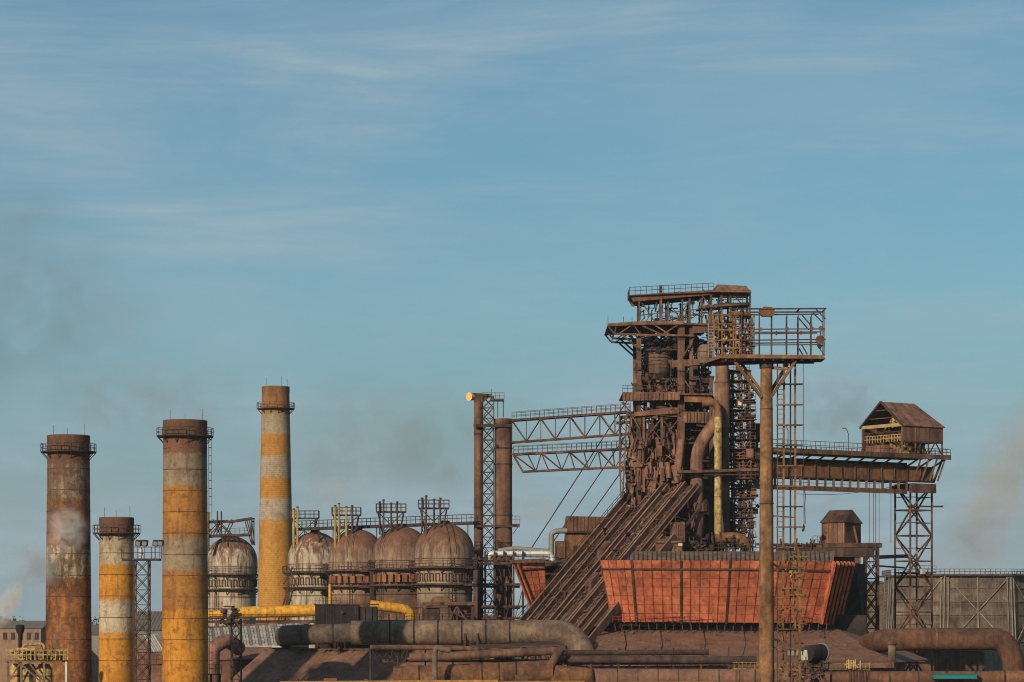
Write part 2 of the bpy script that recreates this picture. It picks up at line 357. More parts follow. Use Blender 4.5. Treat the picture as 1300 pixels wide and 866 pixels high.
chimney(350, 560, 491, 34.5, 50, [(491, (.34, .16, .05)), (526, (.29, .235, .17)), (553, (.34, .165, .04)), (580, (.29, .235, .17)), (608, (.36, .18, .038)), (634, (.31, .26, .2)), (661, (.38, .195, .045))], 519,
        'slender tapering brick chimney with three grey bands between the pale domed stoves', .3, course=.8, hoops=False, peel=(.2, .1, .03), rods=((-.6, 10), (.5, 12), (.9, 9)))

# ------------------------------------------------------------------ hot blast stoves
def stove_mat(white):
    m, t, s = bsdf('stove_shell', .85); pos = nd(t, 'ShaderNodeNewGeometry').outputs['Position']; sp = nd(t, 'ShaderNodeSeparateXYZ'); t.links.new(pos, sp.inputs[0])
    n1 = noise(t, pos, .35, 8, .7, .5); n2 = noise(t, pos, 1.0, 7, .68, .2, (1.5, 1.5, .16)); n3 = noise(t, pos, 2.4, 6, .7)
    brown = mix(t, rng(t, n1, .35, .7), (.10, .05, .034), (.19, .092, .06))
    pale = mix(t, rng(t, n1, .3, .65), (.33, .28, .21), (.48, .43, .34))
    # rain runs: chalky below the dome, rusty above
    e = mth(t, 'ADD', sp.outputs['Z'], mth(t, 'MULTIPLY', rng(t, n2, .3, .7, -1, 1), 1.0 + 2.6 * white))
    f = rng(t, e, 36.2 + white * 1.2, 33.0 + white * 1.2, 0, .25 + .68 * white)
    f = mth(t, 'MULTIPLY', f, rng(t, n2, .62, .42, .3, 1.0)); f = mth(t, 'MULTIPLY', f, rng(t, sp.outputs['Z'], 31.2 - white * 26, 32.8 - white * 24, .12, 1.0))
    low = mix(t, rng(t, n1, .45, .6), (.07, .045, .036), (.2, .085, .045)); brown = mix(t, rng(t, sp.outputs['Z'], 30.0, 32.0), low, brown)
    col = mix(t, f, brown, pale); col = mix(t, rng(t, n2, .5, .62, 0, .55), col, (.075, .05, .04))
    col = mix(t, rng(t, n3, .48, .75, 0, .6), col, mix(t, 1.0, col, (.5, .42, .38), 'MULTIPLY'))
    t.links.new(col, s.inputs['Base Color']); bp = nd(t, 'ShaderNodeBump', Strength=.3, Distance=.12); t.links.new(n3, bp.inputs['Height']); t.links.new(bp.outputs[0], s.inputs['Normal'])
    return m
SR, SZC = 5.3, 34.3
def stove(px, Y, white, label, topmat, smat):
    x = W(px, 0, Y).x; T = Thing('hot_blast_stove', label, 'stove', (x, Y, 0), 'domed hot blast stoves in a row')
    prof = [(4.9, 0), (4.95, 24.5), (5.08, 24.6), (5.08, 24.9), (4.95, 25.0), (4.95, 29.2), (5.1, 29.4), (5.1, 31.7), (5.25, 32.2), (5.3, 33.6), (5.3, SZC)]
    prof += [(SR * math.cos(a), SZC + SR * math.sin(a)) for a in [math.pi / 2 * i / 14 for i in range(1, 14)]] + [(.01, SZC + SR)]
    T.part('shell', MB().lathe(x, Y, prof, 56), smat, smooth=True)
    for z in (33.2, 27.1, 24.7): T.part('shell_ring', MB().lathe(x, Y, [(5.0, z), (5.37 if z > 30 else 5.12, z), (5.37 if z > 30 else 5.12, z + .12), (5.0, z + .12)], 48), STEEL, smooth=True)
    T.part('manhole', MB().lathe(x, Y, [(.9, SZC + SR - .2), (.9, SZC + SR + .45), (.01, SZC + SR + .5)], 16), STEELD, smooth=True)
    la = {294: 4.2, 400: 5.1, 453: 4.5, 510: 4.0, 564.5: 4.95}[px]; d = V((math.cos(la), math.sin(la), 0))
    T.part('ladder', MB().ladder(V((x, Y, 12)) + d * 5.5, V((x, Y, 33.5)) + d * 5.6, (-d.y, d.x, 0), .55, .5, .08), STEELD)
    cr_ = [V((x, Y, SZC)) + d * (5.45 * math.cos(a)) + V((0, 0, 5.45 * math.sin(a))) for a in [i * .19 for i in range(9)]]; hr = MB()
    for o_ in (-.5, .5):
        for p, q in zip(cr_[:-1], cr_[1:]): hr.beam(p + V((-d.y, d.x, 0)) * o_ + d * .3, q + V((-d.y, d.x, 0)) * o_ + d * .3, .07)
    T.part('dome_handrail', hr, STEELD)
    if px in (453, 510):
        for i in range(9):
            a = 3.7 + i * .23; dd = V((math.cos(a), math.sin(a), 0)); sd_ = V((-dd.y, dd.x, 0)); o = V((x, Y, 0)) + dd * 5.3
            T.part('burner_box', MB().slab([o - sd_ * .45 + V((0, 0, 29.3)), o + sd_ * .45 + V((0, 0, 29.3)), o + sd_ * .45 + V((0, 0, 30.7)), o - sd_ * .45 + V((0, 0, 30.7))], dd * .45), RUSTO if i % 2 else BRNR)
    for i in range(28):                                  # arched lugs between the two galleries
        a = 2 * math.pi * i / 28; d = V((math.cos(a), math.sin(a), 0)); s_ = V((-d.y, d.x, 0)); o = V((x, Y, 0)) + d * 5.05
        b = MB()
        for q in (-.33, .33): b.beam(o + s_ * q + d * .12 + V((0, 0, 29.25)), o + s_ * q + d * .12 + V((0, 0, 30.6)), .13, .3)
        b.beam(o + s_ * -.33 + d * .12 + V((0, 0, 30.6)), o + s_ * .33 + d * .12 + V((0, 0, 30.6)), .3, .13)
        T.part('lug', b, STEEL if i % 3 else STEELD)
    for z, r, rh in ((31.75, 6.35, 1.1), (28.75, 6.15, 0)):
        nm = 'upper_gallery' if z > 30 else 'lower_gallery'
        dk = T.part(nm, MB().lathe(x, Y, [(5.1, z - .2), (r, z - .2), (r, z + .1), (5.1, z + .1)], 40), STEELD)
        if rh:
            rl = MB()
            for i in range(30):
                a, b = 2 * math.pi * i / 30, 2 * math.pi * (i + 1) / 30; p = V((x + r * math.cos(a), Y + r * math.sin(a), z)); q = V((x + r * math.cos(b), Y + r * math.sin(b), z))
                rl.beam(p, p + V((0, 0, rh)), .08)
                for h in (.6, rh): rl.beam(p + V((0, 0, h)), q + V((0, 0, h)), .07)
            T.part('railing', rl, STEELD, dk, stuff=True)
        for i in range(14):
            a = 2 * math.pi * (i + .3) / 14; d = V((math.cos(a), math.sin(a), 0)); T.bar('bracket', V((x, Y, z - 1.2)) + d * 5.0, V((x, Y, z - .15)) + d * (r - .1), .14, .14, STEELD)
    if topmat:
        P = lambda a, b, z: V((x - 1.9 + a, Y - 1 + b, z)); zt = 42.3
        dk = T.part('vent_platform', MB().box(P(-2.7, -1.6, zt - .22), P(2.7, 1.6, zt)), STEELD)
        T.part('railing', MB().rail([P(-2.7, -1.6, zt), P(2.7, -1.6, zt), P(2.7, 1.6, zt), P(-2.7, 1.6, zt), P(-2.7, -1.6, zt)], 1.35, .9, .085), STEELD, dk, stuff=True)
        for a, a2 in ((-2.4, -1.2), (2.3, 1.3)):
            for b in (-1.3, 1.3): T.bar('platform_leg', P(a2, b, 36.8), P(a, b, zt - .2), .2, .2, STEELD)
        T.bar('platform_brace', P(-1.8, -1.3, 38), P(2.2, -1.3, zt - .3), .14, .14, STEELD); T.bar('platform_brace', P(1.8, -1.3, 38), P(-2.2, -1.3, zt - .3), .14, .14, STEELD)
        for i, (a, h, lo) in enumerate(((-2.0, 1.5, 33 if topmat is YEL else 38), (-1.3, 1.9, 35), (0.1, 1.3, 38), (1.2, 1.5, 38))):
            if topmat is YEL and i > 1 and px < 405: continue
            mt = VENTY if topmat is YEL and i < 3 else STEELD
            T.part('vent_pipe', MB().tube([P(a, -1.9, lo), P(a, -1.9, zt + h)], .2 if topmat is YEL else .17, 10), mt, smooth=True)
            T.part('vent_cap', MB().tube([P(a, -1.9, zt + h), P(a, -1.9, zt + h + .25)], [.3, .18], 10), STEELD, smooth=True)
    return T, x
SM = [stove_mat(.9), stove_mat(.95), stove_mat(.22), stove_mat(.14), stove_mat(.26)]
s1, x1 = stove(294, 575, 1, 'pale weathered domed stove between the thick ochre chimney and the slender chimney', None, SM[0])
s2, x2 = stove(400, 548, 1, 'domed stove with chalky white lower shell just right of the slender chimney', YEL, SM[1])
stove(453, 532, .3, 'brown domed stove under the platform with yellow vent pipes, third from the left', YEL, SM[2])
stove(510, 516, .2, 'brown domed stove with dark vent pipes above the yellow elbow pipe', STEELD, SM[3])
stove(564.5, 500, .3, 'largest brown domed stove beside the tall thin stack', STEELD, SM[4])
# hoist frame over the leftmost stove
T = Thing('hoist_frame', 'dark girder frame standing over the leftmost pale dome', 'frame', (x1, 575, 38))
Q = lambda px, py, dy=0: W(px, py, 572) + V((0, dy, 0))
for dy in (-2.5, 2.5):
    T.bar('top_beam', Q(262, 663, dy), Q(292, 662, dy), .35, .4, STEELD); T.bar('top_beam', Q(290, 663, dy), Q(322, 658, dy), .3, .35, STEELD); T.bar('bottom_beam', Q(262, 681, dy), Q(318, 679, dy), .4, .45, STEELD)
    for a, b in ((264, 262), (283, 271), (272, 287), (296, 285), (312, 321), (321, 321), (318, 322)): T.bar('post', Q(b, 692 if a > 300 or a < 275 else 682, dy), Q(a, 660, dy), .2, .2, STEELD)
    T.bar('brace', Q(262, 681, dy), Q(280, 663, dy), .18, .18, STEELD); T.bar('brace', Q(296, 681, dy), Q(278, 663, dy), .18, .18, STEELD)
for p in (262, 290, 321): T.bar('cross_beam', Q(p, 662, -2.5), Q(p, 662, 2.5), .25, .25, STEELD)
T.part('railing', MB().rail([Q(264, 680, -2.6), Q(318, 678, -2.6)], 1.2, 1.0, .08), STEELD, stuff=True)
for p in (264, 266.5): T.part('vent_pipe', MB().tube([Q(p, 700, -3), Q(p, 651, -3)], .25, 8), YELD, smooth=True)
for p in (278, 283): T.part('vent_pipe', MB().tube([Q(p, 675, -3), Q(p, 650, -3)], .16, 8), STEELD, smooth=True)
# walkway over the stove tops, and along the row
T = Thing('stove_walkway', 'long railed walkway running above the brown domes to the thin stack', 'walkway', W(500, 670, 530))
a, b = W(378, 672, 548), W(604, 664, 515)
T.bar('deck', a, b, 1.4, .55, STEELD); T.part('railing', MB().rail([a + V((0, -.6, .3)), b + V((0, -.6, .3))], 1.3, 1.2, .085), STEELD, stuff=True); T.part('railing', MB().rail([a + V((0, .6, .3)), b + V((0, .6, .3))], 1.3, 1.2, .085), STEELD, stuff=True)
for i in range(12):
    p = a.lerp(b, (i + .5) / 12); T.bar('post', p + V((0, 0, -.3)), p + V((0, 0, -3.5)), .18, .18, STEELD)
for z, nm, lb in ((31.6, 'front_walkway', 'upper straight walkway along the front of the domed stoves'), (28.6, 'front_walkway', 'lower straight walkway along the front of the domed stoves')):
    T = Thing(nm, lb, 'walkway', (x2, 540, z)); a, b = V((x2 + .5, 541.3, z)), V((W(603, 0, 496).x, 493.2, z))
    T.bar('deck', a, b, 1.0, .4, STEELD); T.part('railing', MB().rail([a + V((0, -.4, .2)), b + V((0, -.4, .2))], 1.1, 1.5, .075), STEELD, stuff=True)
for px, Y, lb in ((472, 514, 'dark vertical steel column between the two middle brown domes'), (536, 498, 'dark vertical steel column left of the largest dome'), (603.5, 494, 'dark steel column between the largest dome and the thin stack')):
    c = W(px, 0, Y); T = Thing('steel_column', lb, 'column', (c.x, Y, 0), 'columns between the stoves')
    T.bar('column_shaft', (c.x, Y, 0), (c.x, Y, 33.0), .75, .75, STEELD); T.bar('column_head', (c.x, Y, 33.0), (c.x, Y, 33.4), 1.2, 1.2, STEELD)
# a-frame trestle left of the second stove
T = Thing('stair_trestle', 'slanting rusty trestle in front of the slender chimney foot', 'trestle', W(366, 790, 500))
for a, b in (((368, 740), (354, 786)), ((374, 740), (362, 786)), ((366, 720), (378, 745)), ((372, 720), (360, 742))): T.bar('leg', W(*a, 500), W(*b, 500), .25, .25, STEELD)
T.part('stair_flight', MB().ladder(W(371, 741, 499.5), W(357, 786, 499.5), (0, 1, 0), 1.0, .6, .12), STEELD)
for i in range(3): T.bar('rung', W(368 - i * 4, 750 + i * 12, 500), W(375 - i * 4, 750 + i * 12, 500), .16, .16, STEELD)
T.bar('leg', W(354, 786, 500), V((W(354, 0, 500).x, 500, 0)), .3, .3, STEELD); T.bar('leg', W(362, 786, 500), V((W(362, 0, 500).x, 500, 0)), .3, .3, STEELD)

# ------------------------------------------------------------------ pipes
def pipe(name, pts, r, mat, label, cat='pipe', rings=0, rb=3.0, n=20, ringmat=None, legs=(), group=None, rw=.25, rh=.07):
    """a pipe run with flange rings proud of the wall and support legs"""
    P = bend(pts, rb); T = Thing(name, label, cat, P[0], group); T.part('pipe_wall', MB().tube(P, r, n), mat, smooth=True)
    if rings:
        a, b = V(pts[0]), V(pts[1]); 
        for A, B in zip(pts[:-1], pts[1:]):
            A, B = V(A), V(B); ln = (B - A).length; d = (B - A).normalized(); m = int((ln - rb) / rings)
            for i in range(1, m + 1):
                c = A + d * (i * rings + (ln - m * rings) * .3)
                if (c - B).length < rb * 1.2 or (c - A).length < rb * .6 and A is not a: continue
                T.part('flange_ring', MB().tube([c - d * rw / 2, c + d * rw / 2], r + rh, n), ringmat or mat, smooth=True)
    for x, y, zt in legs:
        T.bar('support_leg', (x, y, 0), (x, y, zt), .35, .35, STEELD)
    return T
def PP(Y, *pts): return [W(a, b, Y) for a, b in pts]
z = 0
T = pipe('yellow_pipe', PP(486, (299, 778), (402, 775)), 1.02, YEL, 'thick bright yellow pipe running in front of the slender chimney foot', rings=5.2, rw=.12, rh=.03)
T = pipe('yellow_pipe', [W(470, 768, 484), W(512, 773, 484), W(520.5, 777, 484), W(521, 792, 484)], .85, YEL, 'yellow pipe bending down in front of the fourth dome, right of the black box', rings=4.2, rb=2.0, rw=.12, rh=.03)
T = pipe('yellow_pipe', PP(487, (262, 781), (285, 780)), .75, YEL, 'short thin yellow pipe end beside the thick ochre chimney')
T = pipe('yellow_pipe', PP(493, (419, 742), (419, 770)), .28, YEL, 'thin upright yellow pipe behind the black box')
T = Thing('valve_cluster', 'dark tangle of valves between the yellow pipe ends beside the chimney', 'valve', W(290, 790, 486))
for i in range(16):
    a = W(R.uniform(279, 303), R.uniform(775, 792), 485 + R.uniform(-1, 1)); b = a + V((R.uniform(-1, 1), R.uniform(-.8, .8), R.uniform(-1, 1)))
    T.part('valve_body', MB().tube([a, b], R.uniform(.2, .55), 10), DARK if i % 3 else STEELD, smooth=True)
T.part('valve_wheel', MB().lathe(W(291, 0, 484).x, 484, [(.9, 24.6), (1.05, 24.7), (.9, 24.8)], 18), STEELD)
# gallery carrying the yellow pipe
T = Thing('pipe_gallery', 'long railed steel gallery carrying the yellow pipes in front of the stoves', 'gallery', W(262, 792, 484))
a, b = W(262, 789, 484), W(600, 788, 484)
T.bar('deck', a, b, 3.2, .35, STEELD)
for f in (0, 1): T.part('railing', MB().rail([a + V((0, -1.6 + 3.2 * f, .1)), b + V((0, -1.6 + 3.2 * f, .1))], 1.1, 1.3, .08), STEELD, stuff=True)
truss(T, a + V((0, -1.5, -.2)), b + V((0, -1.5, -.2)), a + V((0, -1.5, -2.0)), b + V((0, -1.5, -2.0)), 26, .22, .14, STEELD)
for i in range(9): p = a.lerp(b, i / 8); T.bar('support_leg', (p.x, 484, 0), (p.x, 484, p.z), .4, .4, STEELD)
# black box
T = Thing('black_housing', 'black windowless plate housing between the two yellow pipes', 'housing', W(440, 800, 478))
a, b = W(400, 768, 476), W(478, 0, 476)
T.part('front_plate', MB().box((a.x, 476, 0), (W(455, 0, 476).x, 480, a.z)), DARK); T.part('side_plate', MB().box((W(455, 0, 476).x + .01, 476.6, 0), (b.x, 480.4, a.z - .3)), DARK)
T.part('top_rim', MB().box((a.x - .15, 475.8, a.z), (b.x + .15, 480.6, a.z + .18)), STEELD)
T.part('vent', MB().tube([W(433, 775, 475.9), W(436, 779, 475.9)], .35, 10), STEELD); T.part('railing', MB().rail([(a.x, 476, a.z + .18), (W(432, 0, 476).x, 476, a.z + .18)], 1.0, .7, .07), STEELD, stuff=True)
for i in range(8): q = W(405 + i * 9.3, 0, 476).x; T.bar('stiffener', (q, 475.95, 18), (q, 475.95, a.z - .2), .1, .08, STEELD)

# gas main
yg = 460; k = yg / FPX
T = pipe('gas_main', [W(362, 812, yg + 14), W(362, 806.5, yg + 3), W(372, 806.5, yg), W(452, 804, yg)], 12.8 * k, GREYD, 'dark left stretch of the large horizontal gas main with a rounded end', rings=5.0, rb=2.6, n=28, ringmat=DARK, legs=[(W(380, 0, yg).x, yg, 18), (W(430, 0, yg).x, yg, 18)])
T = pipe('gas_main', [W(446, 803.5, yg), W(722, 802.5, yg), W(742, 828, yg - 2), W(750, 880, yg - 3)], 15.5 * k, GREYB, 'large grey brown horizontal gas main with flange rings, elbow turning down near the skip incline', rings=3.9, rb=5.2, n=32, ringmat=DARK, legs=[(W(q, 0, yg).x, yg, 18) for q in (480, 560, 640, 700)])
for q in (590, 606): T.bar('saddle', W(q, 820, yg - 2.1), W(q, 804, yg - 2.1), .3, .2, STEELD)
T.part('saddle_box', MB().box(W(708, 835, yg - 2.2), W(718, 819, yg)), STEELD)
T.part('stud_row', (lambda m: [m.beam(W(x_, 820 + R.uniform(-1, 3), yg - 1.5), W(x_ + R.uniform(-1, 1), 816, yg - 1.9), .12) for x_ in [R.uniform(400, 440) if R.random() < .4 else R.uniform(585, 640) for _ in range(50)]] and m)(MB()), STEELD, stuff=True)

# ------------------------------------------------------------------ roofs below the gas main (left)
def roof_sheets(T, tl, tr, bl, br, n, mat, th=.18, name='roof_sheet', up=V((0, 0, 1)), rows=1):
    tl, tr, bl, br = map(V, (tl, tr, bl, br))
    for r in range(rows):
        for i in range(n):
            f0, f1 = (i + .012) / n, (i + .988) / n; g0, g1 = r / rows, (r + .985) / rows
            q = [tl.lerp(tr, f0).lerp(bl.lerp(br, f0), g0), tl.lerp(tr, f1).lerp(bl.lerp(br, f1), g0), tl.lerp(tr, f1).lerp(bl.lerp(br, f1), g1), tl.lerp(tr, f0).lerp(bl.lerp(br, f0), g1)]
            T.part(name, MB().slab([p + up * R.uniform(0, .05) for p in q], -up * th), mat)
T = Thing('shed', 'large shed with dusty brown roof crossed by long diagonal chimney shadows', 'shed', W(430, 866, 440))
tl, tr, bl, br = W(335, 826, 461), W(640, 824, 461), W(250, 900, 446), W(560, 900, 446)
roof_sheets(T, tl, tr, bl, br, 40, ROOFB, rows=3)
T.part('wall', MB().slab([V((bl.x + .4, 446.4, 0)), V((br.x - .4, 446.4, 0)), V((tr.x - .4, 460.5, 0)), V((tl.x + .4, 460.5, 0))], (0, 0, 7.6)), BROWN)
T.part('back_wall', MB().slab([V((tl.x + .4, 460.6, 0)), V((tr.x - .4, 460.6, 0)), V((tr.x - .4, 460.6, tr.z - .4)), V((tl.x + .4, 460.6, tl.z - .4))], (0, .4, 0)), BROWN)
T.part('ridge_cap', MB().beam(tl + V((0, 0, .1)), tr + V((0, 0, .1)), .5, .3), STEEL)
T = Thing('annex', 'low building with a pale slatted monitor roof behind the dark gas main end', 'building', W(320, 866, 475))
a, b = W(262, 820, 470), W(392, 819, 470); c, d = W(262, 798, 480), W(392, 790, 480)
n = 34
for i in range(n):
    p = a.lerp(b, i / n); q = c.lerp(d, (i - 1.2) / n); T.part('roof_slat', MB().beam(p, q, .42, .25), ROOFP if i % 3 else GALV)
T.part('roof_deck', MB().slab([a + V((0, .2, -.3)), b + V((0, .2, -.3)), d + V((0, .2, -.3)), c + V((0, .2, -.3))], (0, 0, -.2)), SLATE)
T.part('ridge', MB().beam(c, d, .8, .6), STEEL); T.part('gutter', MB().beam(a + V((0, -.3, -.2)), b + V((0, -.3, -.2)), .3, .3), WHT)
T.part('wall', MB().box((a.x, 470.4, 0), (b.x, 484, a.z - .5)), BROWN)
T = Thing('lean_to', 'low brown lean-to roof under the pale slatted roof', 'shed', W(330, 866, 464))
a, b, c, d = W(262, 821, 469), W(345, 821, 469), W(262, 838, 462), W(345, 836, 462)
roof_sheets(T, a, b, c, d, 9, ROOFB)
T.part('wall', MB().box((c.x, 462.5, 0), (d.x, 468.5, d.z - .4)), BROWN)
# arch pipe beside
T = pipe('arched_pipe', [W(270, 880, 456), W(270, 822, 456), W(288, 812, 457), W(304, 824, 460)], 1.15, PINKB, 'pink rusty pipe arching over beside the thick ochre chimney', rings=0, rb=3.2, n=22)
T = Thing('lattice_mast', 'thin rusty lattice mast standing before the pale slatted roof', 'mast', (W(300, 0, 436).x, 436, 0)); p = W(300, 786, 436)
lattice(T, p.x, 436, 1.5, 1.5, 2, p.z, 1.8, .13, STEEL, .09, zvis=11)
T = Thing('service_platform', 'small railed platform beside the arched pipe at the photo bottom', 'platform', W(272, 866, 425))
T.part('deck', MB().box(W(258, 857, 424), W(281, 855.5, 427)), STEELD); T.part('railing', MB().rail([W(258, 855, 424), W(281, 855, 424)], 1.3, .8, .08), STEELD, stuff=True)
for q in (260, 268, 279): T.bar('support_leg', V((W(q, 0, 425).x, 425, 0)), W(q, 856, 425), .3, .3, STEELD)

# ------------------------------------------------------------------ thin stack, lattice tower, fat stack
ys = 517; k = ys / FPX
c = W(607.5, 507, ys); T = Thing('flare_stack', 'tall thin brown stack whose slanted head shows a orange mouth coloured as if sunlit', 'stack', (c.x, ys, 0))
T.part('stack_wall', MB().lathe(c.x, ys, [(.85, 0), (.82, c.z - 4), (.82, c.z)], 22), BROWN, smooth=True)
for z in (c.z - 6.5, c.z - 20, c.z - 33): T.part('joint_ring', MB().lathe(c.x, ys, [(.8, z), (.9, z), (.9, z + .25), (.8, z + .25)], 22), STEELD)
hd = MB(); p0, p1 = W(595.5, 504, ys - .8), W(625, 502.5, ys + .8)
hd.add([W(602, 510, ys - .8), W(615, 510, ys - .8), W(625, 500.5, ys - 1.0), W(598, 498.5, ys - 1.0), W(602, 510, ys + .8), W(615, 510, ys + .8), W(625, 500.5, ys + 1.0), W(598, 498.5, ys + 1.0)],
       [(0, 1, 2, 3), (7, 6, 5, 4), (1, 5, 6, 2), (3, 2, 6, 7), (0, 4, 5, 1), (0, 3, 7, 4)])
T.part('slanted_head', hd, STEEL)
T.part('burner_mouth', MB().tube([W(595.5, 503.6, ys - 1.1), W(601, 504, ys - .3)], [.78, .6], 20), PEACH, smooth=True)
T = Thing('stair_tower', 'narrow lattice tower with zigzag stairs between the two brown stacks', 'tower', (W(620, 0, ys).x, ys, 0)); c = W(620, 504, ys)
lattice(T, c.x, ys, 2.0, 2.2, 2, c.z, 2.0, .16, STEELD, .1, zvis=22)
st = MB(); z = 20; s_ = 1
while z < c.z - 2.2: st.beam((c.x - .8 * s_, ys - .9, z), (c.x + .8 * s_, ys - .9, z + 2), .5, .12); s_ = -s_; z += 2
T.part('stair_flights', st, STEELD, stuff=True)
T.part('top_landing', MB().box(W(622, 508.5, ys - 1.3), W(640, 507.5, ys + 1.3)), STEELD); T.part('railing', MB().rail([W(612, 507, ys - 1.3), W(640, 507, ys - 1.3), W(640, 507, ys + 1.3)], 1.2, .8, .08), STEELD, stuff=True)
T.bar('landing_post', W(639, 508, ys), W(639, 530, ys), .15, .15, STEELD); T.bar('landing_post', W(632, 508, ys), W(632, 530, ys), .15, .15, STEELD); T.bar('antenna', W(624, 508, ys), W(624, 494, ys), .08, .08, STEELD)
c = W(639, 532, ys); T = Thing('stack', 'thick brown steel stack joined to the two truss bridges', 'stack', (c.x, ys, 0))
T.part('stack_wall', MB().lathe(c.x, ys, [(1.7, 0), (1.62, 40), (1.6, c.z - .9), (1.75, c.z - .8), (1.75, c.z), (1.4, c.z), (1.4, c.z - 3), (.01, c.z - 3)], 32), BROWN, smooth=True)
for py in (570, 590, 655, 690): z = W(0, py, ys).z; T.part('joint_ring', MB().lathe(c.x, ys, [(1.55, z), (1.72, z), (1.72, z + .22), (1.55, z + .22)], 30), STEELD)
T.part('port', MB().tube([W(630.5, 566, ys - 1.3), W(630.5, 566, ys - 1.7)], .3, 10), DARK)
T.part('side_balcony', MB().box(W(650, 667, ys - 1), W(660, 665.5, ys + 1)), STEELD); T.part('railing', MB().rail([W(650, 665, ys - 1), W(660, 665, ys - 1)], 1.4, .6, .08), STEELD, stuff=True); T.bar('balcony_brace', W(651, 678, ys), W(659, 667, ys), .12, .12, STEELD)
T.part('collar_deck', MB().box(W(601, 542, ys - 1.9), W(650, 538.5, ys - 1.5)), STEEL)
for py in (668, 745, 772): T.bar('tie_beam', W(603, py, ys - 1.6), W(660, py, ys - 1.6), .3, .4, STEELD)
# equipment at stack base
T = Thing('base_structure', 'dark crowded steelwork at the foot of the two brown stacks', 'framework', W(625, 800, 500))
for q in (606, 616, 628, 640, 652, 664): T.bar('post', V((W(q, 0, 502).x, 502, 0)), W(q, 700, 502), .35, .35, STEELD)
for py in (712, 742, 770, 785): T.bar('beam', W(600, py, 501.6), W(668, py, 501.6), .3, .4, STEELD)
for i in range(5): q = 606 + i * 12; T.bar('brace', W(q, 785, 501.8), W(q + 11, 742, 501.8), .16, .16, STEELD); T.bar('brace', W(q + 10, 742, 501.8), W(q, 712, 501.8), .16, .16, STEELD)
for q, w_ in ((634, 8), (645, 7)): T.part('pipe', MB().tube([V((W(q, 0, 505).x, 505, 0)), W(q, 720, 505)], w_ / 2 * .14, 14), STEEL, smooth=True)
T = Thing('conveyor_shed', 'dark gabled hopper shed in front of the largest dome', 'shed', W(560, 800, 482))
T.part('cabin', MB().box((W(536, 0, 482).x, 482, 0), (W(557, 0, 482).x, 488, 24.5)), STEEL)
gb = MB().slab([W(541, 770, 481.5), W(575, 768, 481.5), W(568, 757, 481.5), W(551, 757, 481.5)], (0, 6, 0)); T.part('roof', gb, BROWN)
T.bar('beam', W(536, 767, 481), W(603, 766, 481), .5, .6, STEEL)
for q in (570, 580, 600): T.bar('post', V((W(q, 0, 481.5).x, 481.5, 0)), W(q, 766, 481.5), .4, .4, STEELD)
for a, b in (((570, 788), (580, 770)), ((592, 788), (580, 770)), ((570, 775), (596, 788))): T.bar('brace', W(*a, 481.3), W(*b, 481.3), .25, .25, STEEL)
T.part('hopper', MB().lathe(W(583, 0, 484).x, 484, [(.5, 21), (2.1, 24.5), (2.1, 25)], 4, math.pi / 4), BROWN)

# pale ducts right of the stacks
pipe('pale_duct', PP(503, (620, 713), (621, 703), (700, 703), (702, 716)), .55, WHT, 'pale galvanised duct running right from the thick stack foot', rings=2.2, rb=1.0, n=14)
pipe('pale_duct', PP(506, (632, 699), (655, 696), (698, 700)), .4, GALV, 'grey duct lying above the pale galvanised duct', rb=1.0, n=12)
pipe('pale_duct', PP(508, (700, 705), (700, 677), (707, 674), (720, 674)), .5, GALV, 'grey duct rising and turning into the brown hopper house', rb=1.0, n=12)
T = Thing('duct_walkway', 'railed walkway under the pale duct left of the small red screen', 'walkway', W(660, 716, 501)); T.bar('deck', W(612, 716, 501), W(705, 714, 501), 1.6, .4, STEELD)
T.part('railing', MB().rail([W(612, 714, 500.2), W(705, 712, 500.2)], 1.2, 1.1, .08), STEELD, stuff=True)

# ------------------------------------------------------------------ truss bridges
for nm, lb, tA, tB, bA, bB, n in (('truss_bridge', 'upper truss footbridge with railing between thick stack and furnace tower', (650, 534), (800, 523), (650, 562), (800, 551), 8),
                                  ('truss_bridge', 'lower truss footbridge with railing between thick stack and furnace tower', (652, 577), (815, 569), (664, 599), (815, 592), 9)):
    T = Thing(nm, lb, 'bridge', W(650, tA[1], ys), 'footbridges from the stack')
    for d in (-1.3, 1.3):
        D = V((0, d, 0)); truss(T, W(*tA, 517) + D, W(*tB, 500) + D, W(*bA, 517) + D, W(*bB, 500) + D, n, .36, .13, STEEL)
        T.part('railing', MB().rail([W(*tA, 517) + D + V((0, 0, .2)), W(*tB, 500) + D + V((0, 0, .2))], 1.25, 1.1, .075), STEELD, stuff=True)
    T.bar('deck', W(*tA, 517), W(*tB, 500), 2.4, .18, STEELD)
    if bA[0] > 655:
        for d in (-1.3, 1.3): T.bar('end_post', W(652, 578, 517) + V((0, d, 0)), W(*bA, 517) + V((0, d, 0)), .28, .28, STEEL)
    for i in range(1, n): p = W(*bA, 517).lerp(W(*bB, 500), i / n); T.bar('cross_beam', p + V((0, -1.3, 0)), p + V((0, 1.3, 0)), .15, .15, STEELD)
T = Thing('bridge_trestle', 'narrow lattice trestle holding the truss bridges at the furnace tower left edge', 'trestle', W(790, 640, 500))
for q in (786.5, 796):
    T.bar('leg', W(q, 524, 499), W(789 + (q - 790) * .25, 632, 499), .25, .25, STEEL); T.bar('leg', W(q, 524, 502), W(789 + (q - 790) * .25, 632, 502), .25, .25, STEEL)
for i in range(11): y0, y1 = 530 + i * 9, 539 + i * 9; f = 1 - i / 14; s_ = 1 if i % 2 else -1; T.bar('brace', W(791 - 4.5 * s_ * f, y0, 499), W(791 + 4.5 * s_ * f, y1, 499), .13, .13, STEEL)
